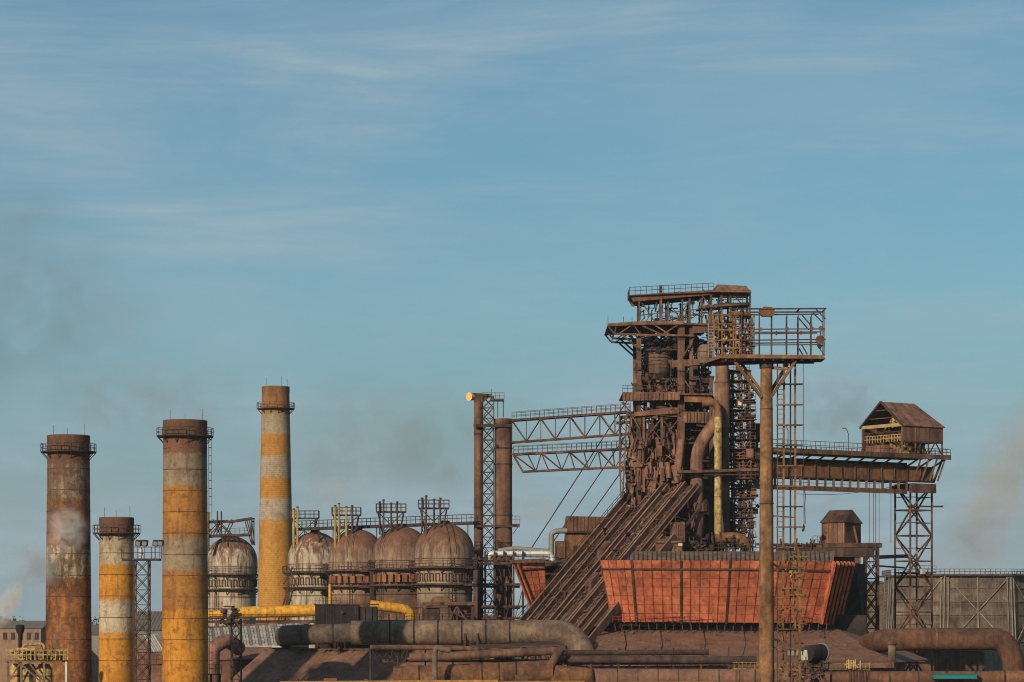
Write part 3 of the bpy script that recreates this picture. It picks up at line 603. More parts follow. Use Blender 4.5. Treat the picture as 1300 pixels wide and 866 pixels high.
for a, b, lb in (((798, 506), (674, 697), 'longest sloping guy cable, leftmost of the three under the footbridges'), ((800, 545), (690, 706), 'middle sloping guy cable under the footbridges'), ((800, 583), (748, 656), 'short right hand guy cable ending at the brown hopper house')):
    single('guy_cable', MB().tube([W(*a, 506), W(*b, 512)], .1, 6), STEELD, lb, 'cable', 'guy cables under the footbridges')

# ------------------------------------------------------------------ hopper house behind the incline
T = Thing('hopper_house', 'brown sheet metal hopper house behind the skip incline top left', 'building', W(740, 715, 530)); Yh = 528
T.part('upper_storey', MB().slab([W(716, 675, Yh), W(800, 675, Yh), W(800, 657, Yh), W(719, 655, Yh)], (0, 9, 0)), BROWN)
T.part('lower_storey', MB().slab([W(713, 760, Yh + .4), W(800, 760, Yh + .4), W(800, 675.3, Yh + .4), W(718, 675.3, Yh + .4)], (0, 9, 0)), RUSTO)
T.part('side_wing', MB().box(W(705, 760, Yh), W(717, 688, Yh + 6)), BROWN)
for a, b in ((728, 693), (750, 680)): T.part('window_opening', MB().box(W(a, b + 10, Yh - .1), W(a + 11, b, Yh + .5)), DARK)
for i in range(6): T.part('window_bar', MB().box(W(729 + i * 1.9, 702, Yh - .2), W(729.4 + i * 1.9, 694, Yh - .12)), STEEL)
for i in range(17): q = 719 + i * 4.6; T.bar('rib', W(q - .5, 674.5, Yh - .05), W(q, 656, Yh - .05), .12, .1, STEEL)
T.bar('eave', W(714, 675.5, Yh - .2), W(800, 675.5, Yh - .2), .4, .3, STEELD)

# ------------------------------------------------------------------ furnace tower
FY = 500
def Q(px, py, dy=0.0): return W(px, py, FY) + V((0, dy, 0))
T = Thing('furnace_tower', 'towering rust brown blast furnace steel tower with stacked decks', 'furnace tower', (W(850, 0, FY).x, FY, 0)); FT = T
def fbeam(nm, a, b, wpx, hpx=None, dys=(0,), mat=STEEL):
    for d in dys: T.bar(nm, Q(*a, d), Q(*b, d), wpx * .14, (hpx or wpx) * .14, mat)
DD = (0, 14)
# main columns
for x_, y0, y1, w_ in ((811, 428, 640, 6), (864.5, 404, 690, 8.5), (877.5, 412, 505, 5), (903, 480, 690, 5)): 
    for d in DD: T.bar('column', Q(x_, y0, d), Q(x_, y1, d), w_ * .14, w_ * .14, BROWN if w_ > 7 else STEEL)
for x_ in (822, 835, 851, 890): T.bar('column', Q(x_, 432, 10), Q(x_, 660, 10), .55, .55, STEELD)
for py in (430, 470, 520, 563, 610, 650): T.part('column_collar', MB().beam(Q(864.5, py, 0), Q(864.5, py + 2, 0), 1.5), STEELD)
# hoist deck at the very top
T.part('top_girder', MB().slab([Q(804, 383, 0), Q(905, 374, 0), Q(905, 368, 0), Q(799, 374.5, 0)], (0, .6, 0)), BROWN)
T.part('top_girder', MB().slab([Q(804, 384, 6), Q(905, 375, 6), Q(905, 369, 6), Q(799, 375.5, 6)], (0, .6, 0)), STEEL)
T.part('top_deck', MB().slab([Q(799, 376, -.6), Q(952, 369.5, -.6), Q(952, 369.5, 7), Q(799, 376, 7)], (0, 0, .18)), STEEL)
T.part('railing', MB().rail([Q(799, 375, -.6), Q(906, 369.5, -.6)], 1.35, 1.0, .09), STEELD, stuff=True); T.part('railing', MB().rail([Q(799, 376, 7), Q(799, 376, -.6)], 1.35, 1.0, .09), STEELD, stuff=True)
for x_, y0, y1, w_ in ((811.5, 380, 410, 2), (839, 362, 410, 3.6), (848, 383, 409, 2.2), (866.5, 380, 405, 2.4), (875.5, 379, 411, 2.8), (891, 378, 411, 2.2), (903, 372, 440, 2.6), (916, 368, 440, 2.6), (927.5, 372, 440, 2.6), (952, 368, 398, 2.6)):
    T.bar('post', Q(x_, y0, .3), Q(x_, y1, .3), w_ * .14, w_ * .14, STEEL)
    if w_ < 3: T.bar('post', Q(x_, y0, 6.3), Q(x_, y1, 6.3), w_ * .12, w_ * .12, STEELD)
for a, b in (((815, 384), (832, 409)), ((834, 384), (820, 409)), ((849, 384), (868, 410)), ((875, 382), (858, 409)), ((905, 372), (890, 408)), ((892, 376), (902, 388)), ((916, 375), (905, 395)), ((929, 372), (944, 388)), ((938, 388), (927, 404)), ((813, 400), (903, 391)), ((850, 404), (900, 396))):
    T.bar('brace', Q(*a, .3), Q(*b, .3), .17, .17, STEEL)
hood = MB(); 
hood.add([Q(902, 371.5, -1), Q(911, 360, 1.2), Q(948, 362, 1.2), Q(953.5, 372, -1), Q(902, 371.5, 8), Q(911, 360, 5.5), Q(948, 362, 5.5), Q(953.5, 372, 8)], [(0, 3, 2, 1), (1, 2, 6, 5), (5, 6, 7, 4), (0, 1, 5, 4), (3, 7, 6, 2), (0, 4, 7, 3)])
T.part('winch_roof', hood, PINKB)
fbeam('winch_beam', (886, 390), (953, 385), 3, 3.2, (0, 5)); T.part('winch_floor', MB().slab([Q(912, 386, -.3), Q(953, 386, -.3), Q(953, 386, 5), Q(912, 386, 5)], (0, 0, .2)), STEELD)
T.part('railing', MB().rail([Q(915, 385, -.4), Q(953, 385, -.4)], 1.2, .8, .08), STEELD, stuff=True); T.part('hoist_hook', MB().box(Q(876, 386, 0), Q(882, 382.5, .8)), DARK)
# receiving deck (second level)
T.part('upper_deck', MB().slab([Q(771, 413, -1.5), Q(817, 409.5, -1.5), Q(900, 412, -1.5), Q(900, 412, 15), Q(817, 409.5, 15), Q(771, 413, 15)], (0, 0, -.3)), STEEL)
T.part('deck_girder', MB().slab([Q(771, 415.5, -1.6), Q(817, 413.5, -1.6), Q(867, 413, -1.6), Q(867, 409, -1.6), Q(817, 408.6, -1.6), Q(771, 411.8, -1.6)], (0, .4, 0)), PINKB)
T.part('deck_girder', MB().slab([Q(879, 424, -1), Q(918, 421, -1), Q(918, 410, -1), Q(879, 412, -1)], (0, .5, 0)), BROWN)
for x_ in (771.5, 791, 802): T.bar('stanchion', Q(x_, 412, -1.4), Q(x_, 403, -1.4), .1, .1, STEELD)
for a, b, w_ in (((771, 414), (779, 424), 2), ((779, 424.5), (813, 426), 2.4), ((782, 414), (780, 424), 1.2), ((790, 426), (809, 443), 2.2), ((800, 415), (786, 424), 1.4), ((805, 415), (813, 426), 1.4), ((812, 413), (840, 426), 2), ((840, 426), (862, 412), 1.8), ((828, 412), (850, 426), 1.8), ((813, 426), (880, 427), 2.4)):
    for d in (-1.2, 7, 14): T.bar('bracket', Q(*a, d), Q(*b, d), w_ * .14, w_ * .14, STEEL if d < 5 else STEELD)
# girders further down
T.part('bell_deck', MB().slab([Q(790, 501, -2), Q(905, 503, -2), Q(905, 503, 15), Q(790, 501, 15)], (0, 0, .3)), STEEL)
T.part('bell_girder', MB().slab([Q(790, 510, -2.1), Q(862, 509, -2.1), Q(862, 499, -2.1), Q(790, 499.5, -2.1)], (0, .5, 0)), BROWN)
T.part('bell_girder', MB().slab([Q(868, 511, -1.4), Q(903, 512, -1.4), Q(903, 501, -1.4), Q(868, 500, -1.4)], (0, .5, 0)), RUSTO)
T.part('railing', MB().rail([Q(790, 499, -2.1), Q(903, 500, -2.1)], 1.2, .9, .08), STEELD, stuff=True)
T.part('skip_girder', MB().slab([Q(805, 529, -1), Q(862, 525, -1), Q(862, 518, -1), Q(846, 518, -1), Q(805, 524, -1)], (0, .6, 0)), PINKB)
T.part('skip_girder', MB().slab([Q(868, 537, -.9), Q(905, 538, -.9), Q(905, 524, -.9), Q(868, 523, -.9)], (0, .6, 0)), BROWN)
for i in range(8): T.bar('stiffener', Q(871 + i * 4.4, 537, -1.05), Q(871 + i * 4.4, 524, -1.05), .16, .16, STEEL)
for i in range(15): T.bar('stiffener', Q(793 + i * 4.8, 509, -2.2), Q(793 + i * 4.8, 500, -2.2), .1, .1, STEEL)
T.part('mid_girder', MB().slab([Q(853, 467, -.6), Q(905, 462, -.6), Q(905, 455, -.6), Q(853, 458, -.6)], (0, .6, 0)), BROWN)
fbeam('floor_beam', (786, 530), (862, 527), 3.4, 4, (0, 14), STEEL)
for py in (443, 480, 545, 563, 585, 605): fbeam('floor_beam', (808, py), (905, py + R.uniform(-1.5, 1.5)), 1.8, 2.2, (R.uniform(1, 3), 13), STEELD)
# truss under the skip girder
for x_ in (787, 817, 840): T.bar('post', Q(x_, 530, -.4), Q(x_, 625 if x_ > 800 else 605, -.4), .42, .42, PINKB)
for x0, x1 in ((787, 817), (817, 840), (840, 862)):
    for y0, y1 in ((531, 560), (560, 590), (590, 620)):
        if x0 < 800 and y0 > 570: continue
        T.bar('brace', Q(x0, y0, -.4), Q(x1, y1, -.4), .18, .18, STEEL); T.bar('brace', Q(x1, y0, -.2), Q(x0, y1, -.2), .18, .18, STEEL)
for a, b in (((789, 511), (806, 530)), ((791, 511), (812, 545)), ((843, 507), (862, 528)), ((860, 470), (880, 500)), ((880, 430), (866, 455))): T.bar('brace', Q(*a, -1), Q(*b, -1), .22, .22, STEEL)
for x0, x1, dd in ((811, 835, 12), (835, 862, 12), (864, 903, 13), (811, 835, 6), (864, 890, 8)):
    for i in range(9):
        y0 = 430 + i * 26; a, b = (x0, x1) if i % 2 else (x1, x0)
        T.bar('brace', Q(a, y0, dd), Q(b, y0 + 26, dd), .2, .2, STEELD)
# clutter of rising pipes and hangers
def clutter(n, xr, yr, dr, lr, wr, mat, name, vert=.7, seed=1):
    rr = random.Random(seed); m = MB()
    for _ in range(n):
        x_, y_, d = rr.uniform(*xr), rr.uniform(*yr), rr.uniform(*dr); l = rr.uniform(*lr)
        if rr.random() < vert: b = (x_ + rr.uniform(-.22, .22) * l, y_ - l)
        else: b = (x_ + l * rr.choice((-1, 1)), y_ + rr.uniform(-.7, .7) * l * rr.choice((0, 1)))
        bx = min(max(b[0], xr[0] - 2), xr[1] + 2); w_ = rr.uniform(*wr)
        if rr.random() < .4: m.tube([Q(x_, y_, d), Q(bx, b[1], d + rr.uniform(-.5, .5))], w_ * .6, 7)
        else: m.beam(Q(x_, y_, d), Q(bx, b[1], d + rr.uniform(-.5, .5)), w_)
    return T.part(name, m, mat, stuff=True)
clutter(330, (797, 868), (556, 655), (-1, 7), (6, 30), (.12, .8), PINKB, 'hanging_pipework', .85, 2)
clutter(150, (797, 866), (550, 650), (-1.5, 3), (5, 20), (.1, .5), STEEL, 'hanging_framing', .8, 42)
clutter(200, (806, 866), (545, 650), (0, 10), (6, 26), (.12, .6), STEELD, 'dark_pipework', .8, 3)
clutter(120, (816, 862), (428, 500), (6, 12), (3, 12), (.12, .5), DARK, 'bell_gear_pipework', .5, 4)
clutter(90, (814, 866), (472, 502), (2, 10), (3, 9), (.1, .5), STEEL, 'bell_gear_framing', .5, 5)
clutter(120, (866, 906), (430, 540), (4, 12), (4, 16), (.12, .5), STEELD, 'throat_pipework', .6, 6)
clutter(150, (864, 915), (540, 700), (6, 13), (5, 20), (.12, .5), STEELD, 'shaft_pipework', .7, 7)
clutter(110, (822, 858), (428, 446), (1, 8), (2, 8), (.25, .9), DARK, 'valve_gear', .4, 8)
clutter(40, (876, 892), (428, 446), (1, 8), (2, 7), (.2, .7), DARK, 'valve_gear', .4, 9)
clutter(110, (804, 905), (412, 432), (0, 12), (3, 12), (.12, .45), STEEL, 'deck_framing', .3, 61)
clutter(150, (806, 866), (466, 530), (-1, 9), (4, 14), (.12, .6), STEEL, 'throat_framing', .5, 62)
clutter(120, (868, 906), (462, 545), (-1, 8), (4, 14), (.15, .8), STEELD, 'throat_framing', .6, 63)
clutter(90, (886, 952), (374, 470), (1, 7), (4, 14), (.1, .35), STEEL, 'hoist_framing', .55, 64)
clutter(60, (812, 905), (378, 410), (3, 7), (8, 20), (.1, .2), STEELD, 'hoist_bracing', .45, 65)
T.part('throat_box', MB().box(Q(869, 508, 3), Q(901, 472, 9)), DARK); T.part('gear_box', MB().box(Q(821, 446, 5), Q(858, 432, 10)), DARK)
# furnace shell behind the steel
xs = Q(862, 0).x
FB = Thing('blast_furnace', 'huge dark furnace shell standing inside the steel tower', 'furnace', (xs, 510, 0))
FB.part('shell', MB().lathe(xs + 1.5, 512, [(7.5, 0), (7.5, 38), (6.0, 52), (4.4, 60), (3.0, 62)], 40), STEELD, smooth=True)
for z in (36, 41, 46, 51, 56): r_ = 7.7 if z < 39 else 7.6 - (z - 38) * .15; FB.part('shell_ring', MB().lathe(xs + 1.5, 512, [(r_ - .6, z), (r_ + .3, z), (r_ + .3, z + .4), (r_ - .6, z + .4)], 36), STEEL)
c = Q(836, 446, 4); HB = Thing('charging_hopper', 'grey brown planked drum hopper between the upper decks', 'hopper', (c.x, c.y, Q(0, 495).z))
zt, zb = Q(0, 446).z, Q(0, 468).z
HB.part('drum', MB().lathe(c.x, c.y, [(.01, zt + .6), (1.4, zt + .5), (2.5, zt), (2.6, zb), (2.3, zb - .5)], 28), GREYB, smooth=True)
for i in range(5): z = zb + (zt - zb) * (i + .5) / 5; HB.part('drum_hoop', MB().lathe(c.x, c.y, [(2.5, z), (2.68, z), (2.68, z + .14), (2.5, z + .14)], 28), STEEL)
HB.part('collar', MB().lathe(c.x, c.y, [(2.3, zb - .5), (2.4, zb - .6), (2.2, zb - 1.4), (1.2, zb - 1.5)], 28), DARK, smooth=True)
HB.part('throat', MB().lathe(c.x, c.y, [(1.2, zb - 1.5), (1.3, zb - 3), (1.7, zb - 5.0), (1.2, zb - 6.5)], 20), PINKB, smooth=True)
for s_ in (-1, 1):
    for t_ in (-1, 1): HB.bar('support_leg', (c.x + 2.3 * s_, c.y + 1.2 * t_, zb - 4.8), (c.x + 2.3 * s_, c.y + 1.2 * t_, zb + .3), .22, .22, STEEL)
c = Q(894, 448, -1); VB = Thing('bleeder_vessel', 'light brown rounded vessel beside the yellow equipment cage', 'vessel', (c.x, c.y, Q(0, 462).z))
VB.part('vessel_body', MB().lathe(c.x, c.y, [(.01, c.z + 1.5), (.8, c.z + 1.3), (1.25, c.z + .7), (1.3, c.z - 1.1), (1.0, c.z - 1.9), (.01, c.z - 2)], 24), GREYB, smooth=True)
VB.part('vessel_band', MB().lathe(c.x, c.y, [(1.2, c.z), (1.37, c.z), (1.37, c.z + .16), (1.2, c.z + .16)], 24), STEEL)

# uptake, downcomer and pipes on the front of the tower
u = Thing('gas_uptake', 'thick brown gas uptake pipe below the mast platform, white streaked near its top', 'pipe', Q(915, 545, -4))
c = Q(914.5, 0, -4); zz = lambda py: Q(0, py).z
u.part('pipe_wall', MB().lathe(c.x, c.y, [(.01, zz(464)), (1.0, zz(464.5)), (1.15, zz(468)), (1.15, zz(484)), (1.32, zz(488)), (1.36, zz(545))], 26), BROWN, smooth=True)
u.part('flange_ring', MB().lathe(c.x, c.y, [(1.1, zz(487)), (1.42, zz(487)), (1.42, zz(489)), (1.1, zz(489))], 26), GREYB)
u.part('pipe_wall', MB().tube(bend([Q(915, 545, -4), Q(915.5, 600, -4), Q(917, 690, -2)], 3), 1.2, 20), STEEL, smooth=True)
pipe('downcomer', [Q(912, 528, -5), Q(905, 540, -5.2), Q(882, 572, -5.5), Q(882, 645, -5.5)], 1.16, PINKB, 'thick brown downcomer pipe slanting left of the flaking yellow pipe', rings=3.8, rb=3.0, n=24, ringmat=STEEL, rw=.12, rh=.04)
c = Q(882, 0, -5.5); D = Thing('dust_catcher', 'flanged brown dust catcher cone below the downcomer pipe', 'vessel', (c.x, c.y, zz(700)))
D.part('flange_head', MB().lathe(c.x, c.y, [(1.15, zz(640)), (1.95, zz(640.5)), (1.95, zz(651)), (1.7, zz(652.5)), (1.3, zz(653))], 24), BROWN)
for i in range(18): a = 2 * math.pi * i / 18; D.bar('head_rib', (c.x + 2.0 * math.cos(a), c.y + 2.0 * math.sin(a), zz(651)), (c.x + 2.0 * math.cos(a), c.y + 2.0 * math.sin(a), zz(641)), .12, .12, STEEL)
D.part('cone', MB().lathe(c.x, c.y, [(1.35, zz(653)), (1.3, zz(665)), (.85, zz(690)), (.8, zz(702))], 24), BROWN, smooth=True)
pipe('flaking_pipe', [Q(908, 533, -7), Q(908, 560, -7), Q(908, 680, -7), Q(912, 688, -7)], .66, YELP, 'upright pipe with flaking pale yellow paint hooked over at its top', rings=4.7, rb=1.8, n=18, ringmat=RUSTO, rw=.14, rh=.05)
pipe('hook_pipe', [Q(888, 516, -7), Q(906.5, 514, -7), Q(908, 533, -7)], .7, RUSTO, 'rusty hooked elbow on top of the flaking yellow pipe', rings=2.4, rb=1.8, n=18, rw=.14, rh=.05)
pipe('cold_elbow', [Q(905, 685, -7), Q(930, 683.5, -7), Q(940, 688, -7.5), Q(944, 708, -8)], .92, RUSTO, 'rusty elbow pipe curving down at the foot of the flaking yellow pipe', rings=2.2, rb=2.4, n=18)
pipe('side_pipe', [Q(864, 560, -3), Q(860, 590, -3.5), Q(858, 606, -3.5)], .7, PINKB, 'short slanted brown pipe against the main tower column', rb=1, n=14)
T = Thing('cross_gallery', 'long thin gallery beam crossing in front of the downcomer and flaking pipe', 'gallery', Q(858, 603, -7.8)); T.part('deck', MB().slab([Q(857, 604, -8.5), Q(958, 601, -8.5), Q(958, 601, -6), Q(857, 604, -6)], (0, 0, .45)), STEEL)
T.bar('bottom_beam', Q(890, 606, -8), Q(958, 605, -8), .2, .2, STEELD)
for i in range(8): T.bar('hanger', Q(862 + i * 13, 603, -6.5), Q(862 + i * 13, 598, -6.5), .12, .12, STEELD)

# scaffolded stair tower on the right of the furnace
T = Thing('scaffold_stair_tower', 'dense brown scaffold stair tower right of the flaking yellow pipe', 'stair tower', Q(938, 700, 2))
for x_ in (919, 931, 943, 953):
    for d in (-1.5, 3.5):
        T.bar('upright', Q(x_ - 3, 470, d), Q(x_ + 2, 720, d), .3, .3, STEEL if d < 0 else STEELD)
lv = [472 + i * 12.4 for i in range(19)]
for i, py in enumerate(lv):
    xe = 950 if py < 500 else 958
    T.part('landing', MB().slab([Q(915, py, -2.2), Q(xe + R.uniform(-3, 3), py, -2.2), Q(xe, py, 4), Q(915, py, 4)], (0, 0, .16)), STEEL if i % 2 else STEELD)
    T.part('railing', MB().rail([Q(917, py, -2.2), Q(xe, py, -2.2)], 1.15, 1.0, .085), STEEL, stuff=True)
    if i < 18:
        a, b = (920, 940) if i % 2 else (948, 926)
        st = MB().beam(Q(a, py, -1.7), Q(b, lv[i + 1], -1.7), .8, .14); T.part('stair_flight', st, STEEL)
        T.bar('brace', Q(930, py, -1.6), Q(943, lv[i + 1], -1.6), .18, .18, STEEL); T.bar('brace', Q(952, py, -1.6), Q(943, lv[i + 1], -1.6), .16, .16, PINKB)
clutter(230, (918, 958), (490, 700), (-1.5, 5), (3, 12), (.1, .45), PINKB, 'scaffold_pipework', .55, 12)
clutter(180, (918, 956), (480, 700), (0, 6), (3, 14), (.1, .4), STEELD, 'scaffold_bracing', .5, 13)
clutter(60, (925, 962), (575, 690), (-2, 2), (4, 9), (.4, 1.0), STEEL, 'scaffold_ducting', .5, 14)
for a, b in ((500, 945), (540, 950)): pass
T.part('side_balcony', MB().slab([Q(938, 512, -2.5), Q(956, 512, -2.5), Q(956, 512, 2), Q(938, 512, 2)], (0, 0, .2)), STEELD)
T.part('outer_balcony', MB().slab([Q(945, 531, -2.5), Q(958, 531, -2.5), Q(958, 531, 2), Q(945, 531, 2)], (0, 0, .5)), STEELD); T.part('railing', MB().rail([Q(945, 529, -2.5), Q(958, 529, -2.5)], 1.4, .8, .08), STEELD, stuff=True)
T.bar('balcony_brace', Q(957, 533, -1), Q(948, 552, -1), .25, .25, STEELD)
T.part('control_cabin', MB().box(Q(934, 518, -2.4), Q(942, 508, 0)), STEEL); T.part('cabin_window', MB().box(Q(935.5, 516, -2.5), Q(940, 511, -2.4)), WHT, label='small pale window panel of the cabin')
T.part('side_hopper', MB().box(Q(952, 629, -2.5), Q(959, 616, 0)), BROWN); T.part('side_hopper', MB().box(Q(946, 582, -2.5), Q(955, 571, 0)), PINKB)
T = Thing('dark_cabin', 'black cabin and gear at the left end of the crane bridge', 'cabin', Q(957, 600, 3))
T.part('cabin_wall', MB().box(Q(954, 560, 2), Q(966, 538, 6)), DARK); T.part('lower_box', MB().box(Q(950, 602, 2.2), Q(964, 560.5, 6.2)), DARK); T.part('roof', MB().box(Q(953, 538, 1.7), Q(967, 536.5, 6.3)), STEELD)
T.part('rail_frame', MB().rail([Q(966, 552, 3), Q(980, 552, 3)], 2.0, .8, .09), STEELD, stuff=True)
T.bar('lamp_post', Q(956, 700, 0), Q(956, 655, 0), .12, .12, STEELD)

# ------------------------------------------------------------------ skip incline
T = Thing('skip_incline', 'broad twin-track skip incline sloping down left from the furnace tower', 'incline', W(700, 800, 485)); SI = T
A = W(806, 622, 505); B = W(661, 795, 505 - 14.8 * 151 / 132)       # upper and lower end of the far left edge
run = (B - A); rn = run.normalized(); cr = V((-rn.y, rn.x, 0)) * -1 if rn.x > 0 else V((-rn.y, rn.x, 0)); cr.z = 0; cr.normalize()
if cr.x < 0: cr = -cr
nrm = cr.cross(rn).normalized()
if nrm.z < 0: nrm = -nrm
WID = 16.6
def I(s, c, h=0.0): return A + run * s + cr * c + nrm * h
rails_c = (0.0, 1.6, 4.2, 7.9, 9.0, 12.6, 13.6, 16.4, 19.0, 22.0)
nseg = 15
for gi in range(len(rails_c) - 1):
    c0, c1 = rails_c[gi] + .22, rails_c[gi + 1] - .22
    for i in range(nseg):
        s0, s1 = i / nseg + .002, (i + 1) / nseg - .002
        if gi == 5 and i in (3, 4) or gi >= 7 and i < 6: continue
        hh = R.uniform(-.06, .06)
        T.part('deck_plate', MB().slab([I(s0, c0, hh), I(s0, c1, hh), I(s1, c1, hh), I(s1, c0, hh)], nrm * -.15), INCL)
for i, c_ in enumerate(rails_c):
    s0, s1_ = (-.01, 1.15) if c_ < 17 else (.38, 1.34)
    T.bar('side_girder', I(s0, c_, .3), I(s1_, c_, .3), .18, (1.3, .7, 1.0)[i % 3], STEELD)
    T.bar('rail', I(s0, c_, (.98, .68, .83)[i % 3]), I(s1_, c_, (.98, .68, .83)[i % 3]), .3, .14, RAILM)
    if i in (1, 3, 5, 7): T.bar('rail', I(s0, c_ + .75, .2), I(s1_, c_ + .75, .2), .14, .2, RAILM)
for i in range(24):
    s_ = (i + .5) / 24; T.bar('sleeper', I(s_, .2, .1), I(s_, 16.2, .1), .12, .1, STEELD)
for c_ in (2.9, 6.1, 10.8, 15.0):
    for i in range(16):
        s0 = i / 16 + .02; f_ = 1 if i % 2 else -1; T.bar('cross_brace', I(s0, c_ - 1.1 * f_, .25), I(s0 + .055, c_ + 1.1 * f_, .25), .14, .14, STEEL if i % 3 else RUSTO)
for c_ in (3.3, 5.0, 6.9, 10.2, 11.5, 14.5, 15.5): T.bar('guide_rail', I(0, c_, .2), I(1.12, c_, .2), .12, .2, RAILM if c_ in (5.0, 10.2, 14.5) else STEELD)
rr_ = random.Random(77); mm_ = MB()
for _ in range(160):
    s0, c_ = rr_.random(), rr_.uniform(0, 16); mm_.beam(I(s0, c_, .3), I(s0 + rr_.uniform(-.03, .05), c_ + rr_.uniform(-1, 1), rr_.uniform(.3, 1.4)), rr_.uniform(.1, .3))
T.part('incline_fittings', mm_, STEELD, stuff=True)
for i in range(9):
    s_ = .1 + i * .11; p = I(s_, 16.4, -.3); q = I(s_ + .05, 16.4, -3.2); T.bar('side_brace', p, q, .2, .2, STEELD); T.bar('side_brace', q, I(s_ + .11, 16.4, -.3), .2, .2, STEELD)
T.part('side_wall', MB().slab([I(.3, 16.35, -.8), I(1.12, 16.35, -.8), I(1.12, 16.35, -.8) + V((0, 0, -12)), I(.7, 16.35, -.8) + V((0, 0, -12)), I(.3, 16.35, -.8) + V((0, 0, -4))], (0, .4, 0)), STEELD)
T.bar('lower_girder', I(0, 16.4, -3.2), I(1.1, 16.4, -3.2), .4, .5, STEELD); T.bar('lower_girder', I(0, 0, -3.2), I(1.1, 0, -3.2), .4, .5, STEELD)
for s_, c_, w_ in ((.45, 6.3, 1.5), (.68, 10.2, 1.6)):
    T.part('skip_hood', MB().slab([I(s_, c_ - w_ / 2, .1), I(s_, c_ + w_ / 2, .1), I(s_ + .07, c_ + w_ / 2, .1), I(s_ + .07, c_ - w_ / 2, .1)], (0, 0, 1.4)), STEEL)
rl = MB(); rl.rail([I(0, -.3, .8), I(1, -.3, .8)], 1.1, 1.6, .08); T.part('railing', rl, STEELD, stuff=True)
for s_ in (.35, .7):
    for c_ in (1, 15.4): p = I(s_, c_, -3); T.bar('support_leg', V((p.x, p.y, 0)), p, .6, .6, STEELD)
# block of sheds right of the incline top
T = Thing('winch_cabin', 'small orange-brown cabin with flat roof on top of the red screen', 'cabin', W(849, 706, 482))
T.part('cabin_wall', MB().box(W(832.5, 704, 481), W(864, 689, 486)), RUSTO); T.part('roof', MB().slab([W(831, 689, 480.6), W(866, 689, 480.6), W(869, 683, 486), W(833, 683, 486)], (0, 0, .25)), BROWN)
T.part('window', MB().box(W(861, 693, 480.85), W(866, 689.5, 481.5)), WHT); T.bar('mullion', W(856, 703, 480.9), W(856, 690, 480.9), .1, .1, STEEL)
T = Thing('meter_cabin', 'narrow grey-brown ribbed cabin beside the dust catcher cone', 'cabin', W(860, 690, 489))
T.part('cabin_wall', MB().box(W(851, 700, 488), W(868, 664, 492)), STEEL); T.part('door_frame', MB().rail([W(861, 680, 487.9), W(868, 680, 487.9)], 1.9, .9, .1), STEELD)
for i in range(6): T.bar('rib', W(852 + i * 2.8, 684, 487.95), W(852 + i * 2.8, 665, 487.95), .12, .1, BROWN)

# ------------------------------------------------------------------ red screens
T = Thing('red_screen', 'large orange-red wind screen of square sheets flaring outward at its top', 'screen', W(920, 800, 470)); RS = T
def facet(T, tl, tr, bl, br, nc, nr, thick=()):
    tl, tr, bl, br = map(V, (tl, tr, bl, br)); nv = (br - bl).cross(tl - bl).normalized()
    if nv.y > 0: nv = -nv
    def G(u_, v_): return tl.lerp(tr, u_).lerp(bl.lerp(br, u_), v_)
    for i in range(nc):
        for j in range(nr):
            g_ = .035; u0, u1, v0, v1 = (i + g_) / nc, (i + 1 - g_) / nc, (j + g_) / nr, (j + 1 - g_) / nr; o = nv * R.uniform(0, .09)
            q = [G(u0, v0) + o, G(u1, v0) + o, G(u1, v1) + o * .5, G(u0, v1) + o * .5]
            T.part('sheet_panel', MB().slab(q, -nv * .05), RED)
    for i in range(nc + 1): T.bar('upright', G(i / nc, -.01) + nv * (.1 if i in thick else -.02), G(i / nc, 1.01) + nv * (.1 if i in thick else -.02), .34 if i in thick else .16, .3 if i in thick else .2, STEELD if i in thick else REDF)
    for j in range(1, nr): T.bar('horizontal_rail', G(0, j / nr) - nv * .03, G(1, j / nr) - nv * .03, .12, .12, REDF)
    T.bar('top_rail', G(0, .13) + nv * .16, G(1, .13) + nv * .16, .28, .28, STEELD)
    return G, nv
G0, _ = facet(T, W(762, 711, 471), W(802, 711, 467), W(777, 790, 476), W(808, 790, 473), 4, 7, (4,))
G1, _ = facet(T, W(802, 711, 467), W(990, 712, 464), W(808, 790, 473), W(979, 791, 471), 15, 7, (0, 5, 10))
G2, _ = facet(T, W(990, 712, 464), W(1058, 714, 467), W(979, 791, 471), W(1040, 791, 473), 6, 7, ())
# ribbed return side
tl, tr, bl, br = W(1058, 714, 467), W(1089, 715, 481), W(1041, 791, 473), W(1070, 792, 486)
T.part('shaded_return_sheet', MB().slab([tl, tr, br, bl], (.3, .4, 0)), STEELD)  # dark material paints in the shade between the red ribs
for i in range(6):
    a, b = tl.lerp(tr, i / 6.5), bl.lerp(br, i / 6.5); T.bar('return_rib', a + V((.1, -.45, 0)), b + V((.1, -.45, 0)), .42, .9, RED)
T.part('shaded_end', MB().slab([W(1086, 716, 480), W(1098, 716, 484), W(1097, 800, 487), W(1068, 800, 486)], (0, 1, 0)), DARK)  # black slab colours the screen's far side as shaded
T.part('inner_slope', MB().slab([W(795, 712, 469), W(1058, 713, 469), W(1060, 700, 478), W(804, 700, 478)], (0, .3, -.3)), GREYB)
T.part('inner_wall', MB().slab([W(775, 790, 490), W(1085, 790, 490), W(1085, 702, 490), W(800, 702, 490)], (0, 1, 0)), STEELD)
for i in range(44): q = 798 + i * 5.9; T.bar('slope_rib', W(q, 711, 468.9), W(q + .5, 700, 477.9), .1, .1, STEELD)
T.bar('foot_beam', W(775, 793.5, 474.5), W(1044, 794, 474.5), .5, .5, DARK); T.part('foot_railing', MB().rail([W(778, 790, 471.5), W(1040, 791, 471.5)], 1.0, 1.0, .08), REDF, stuff=True)
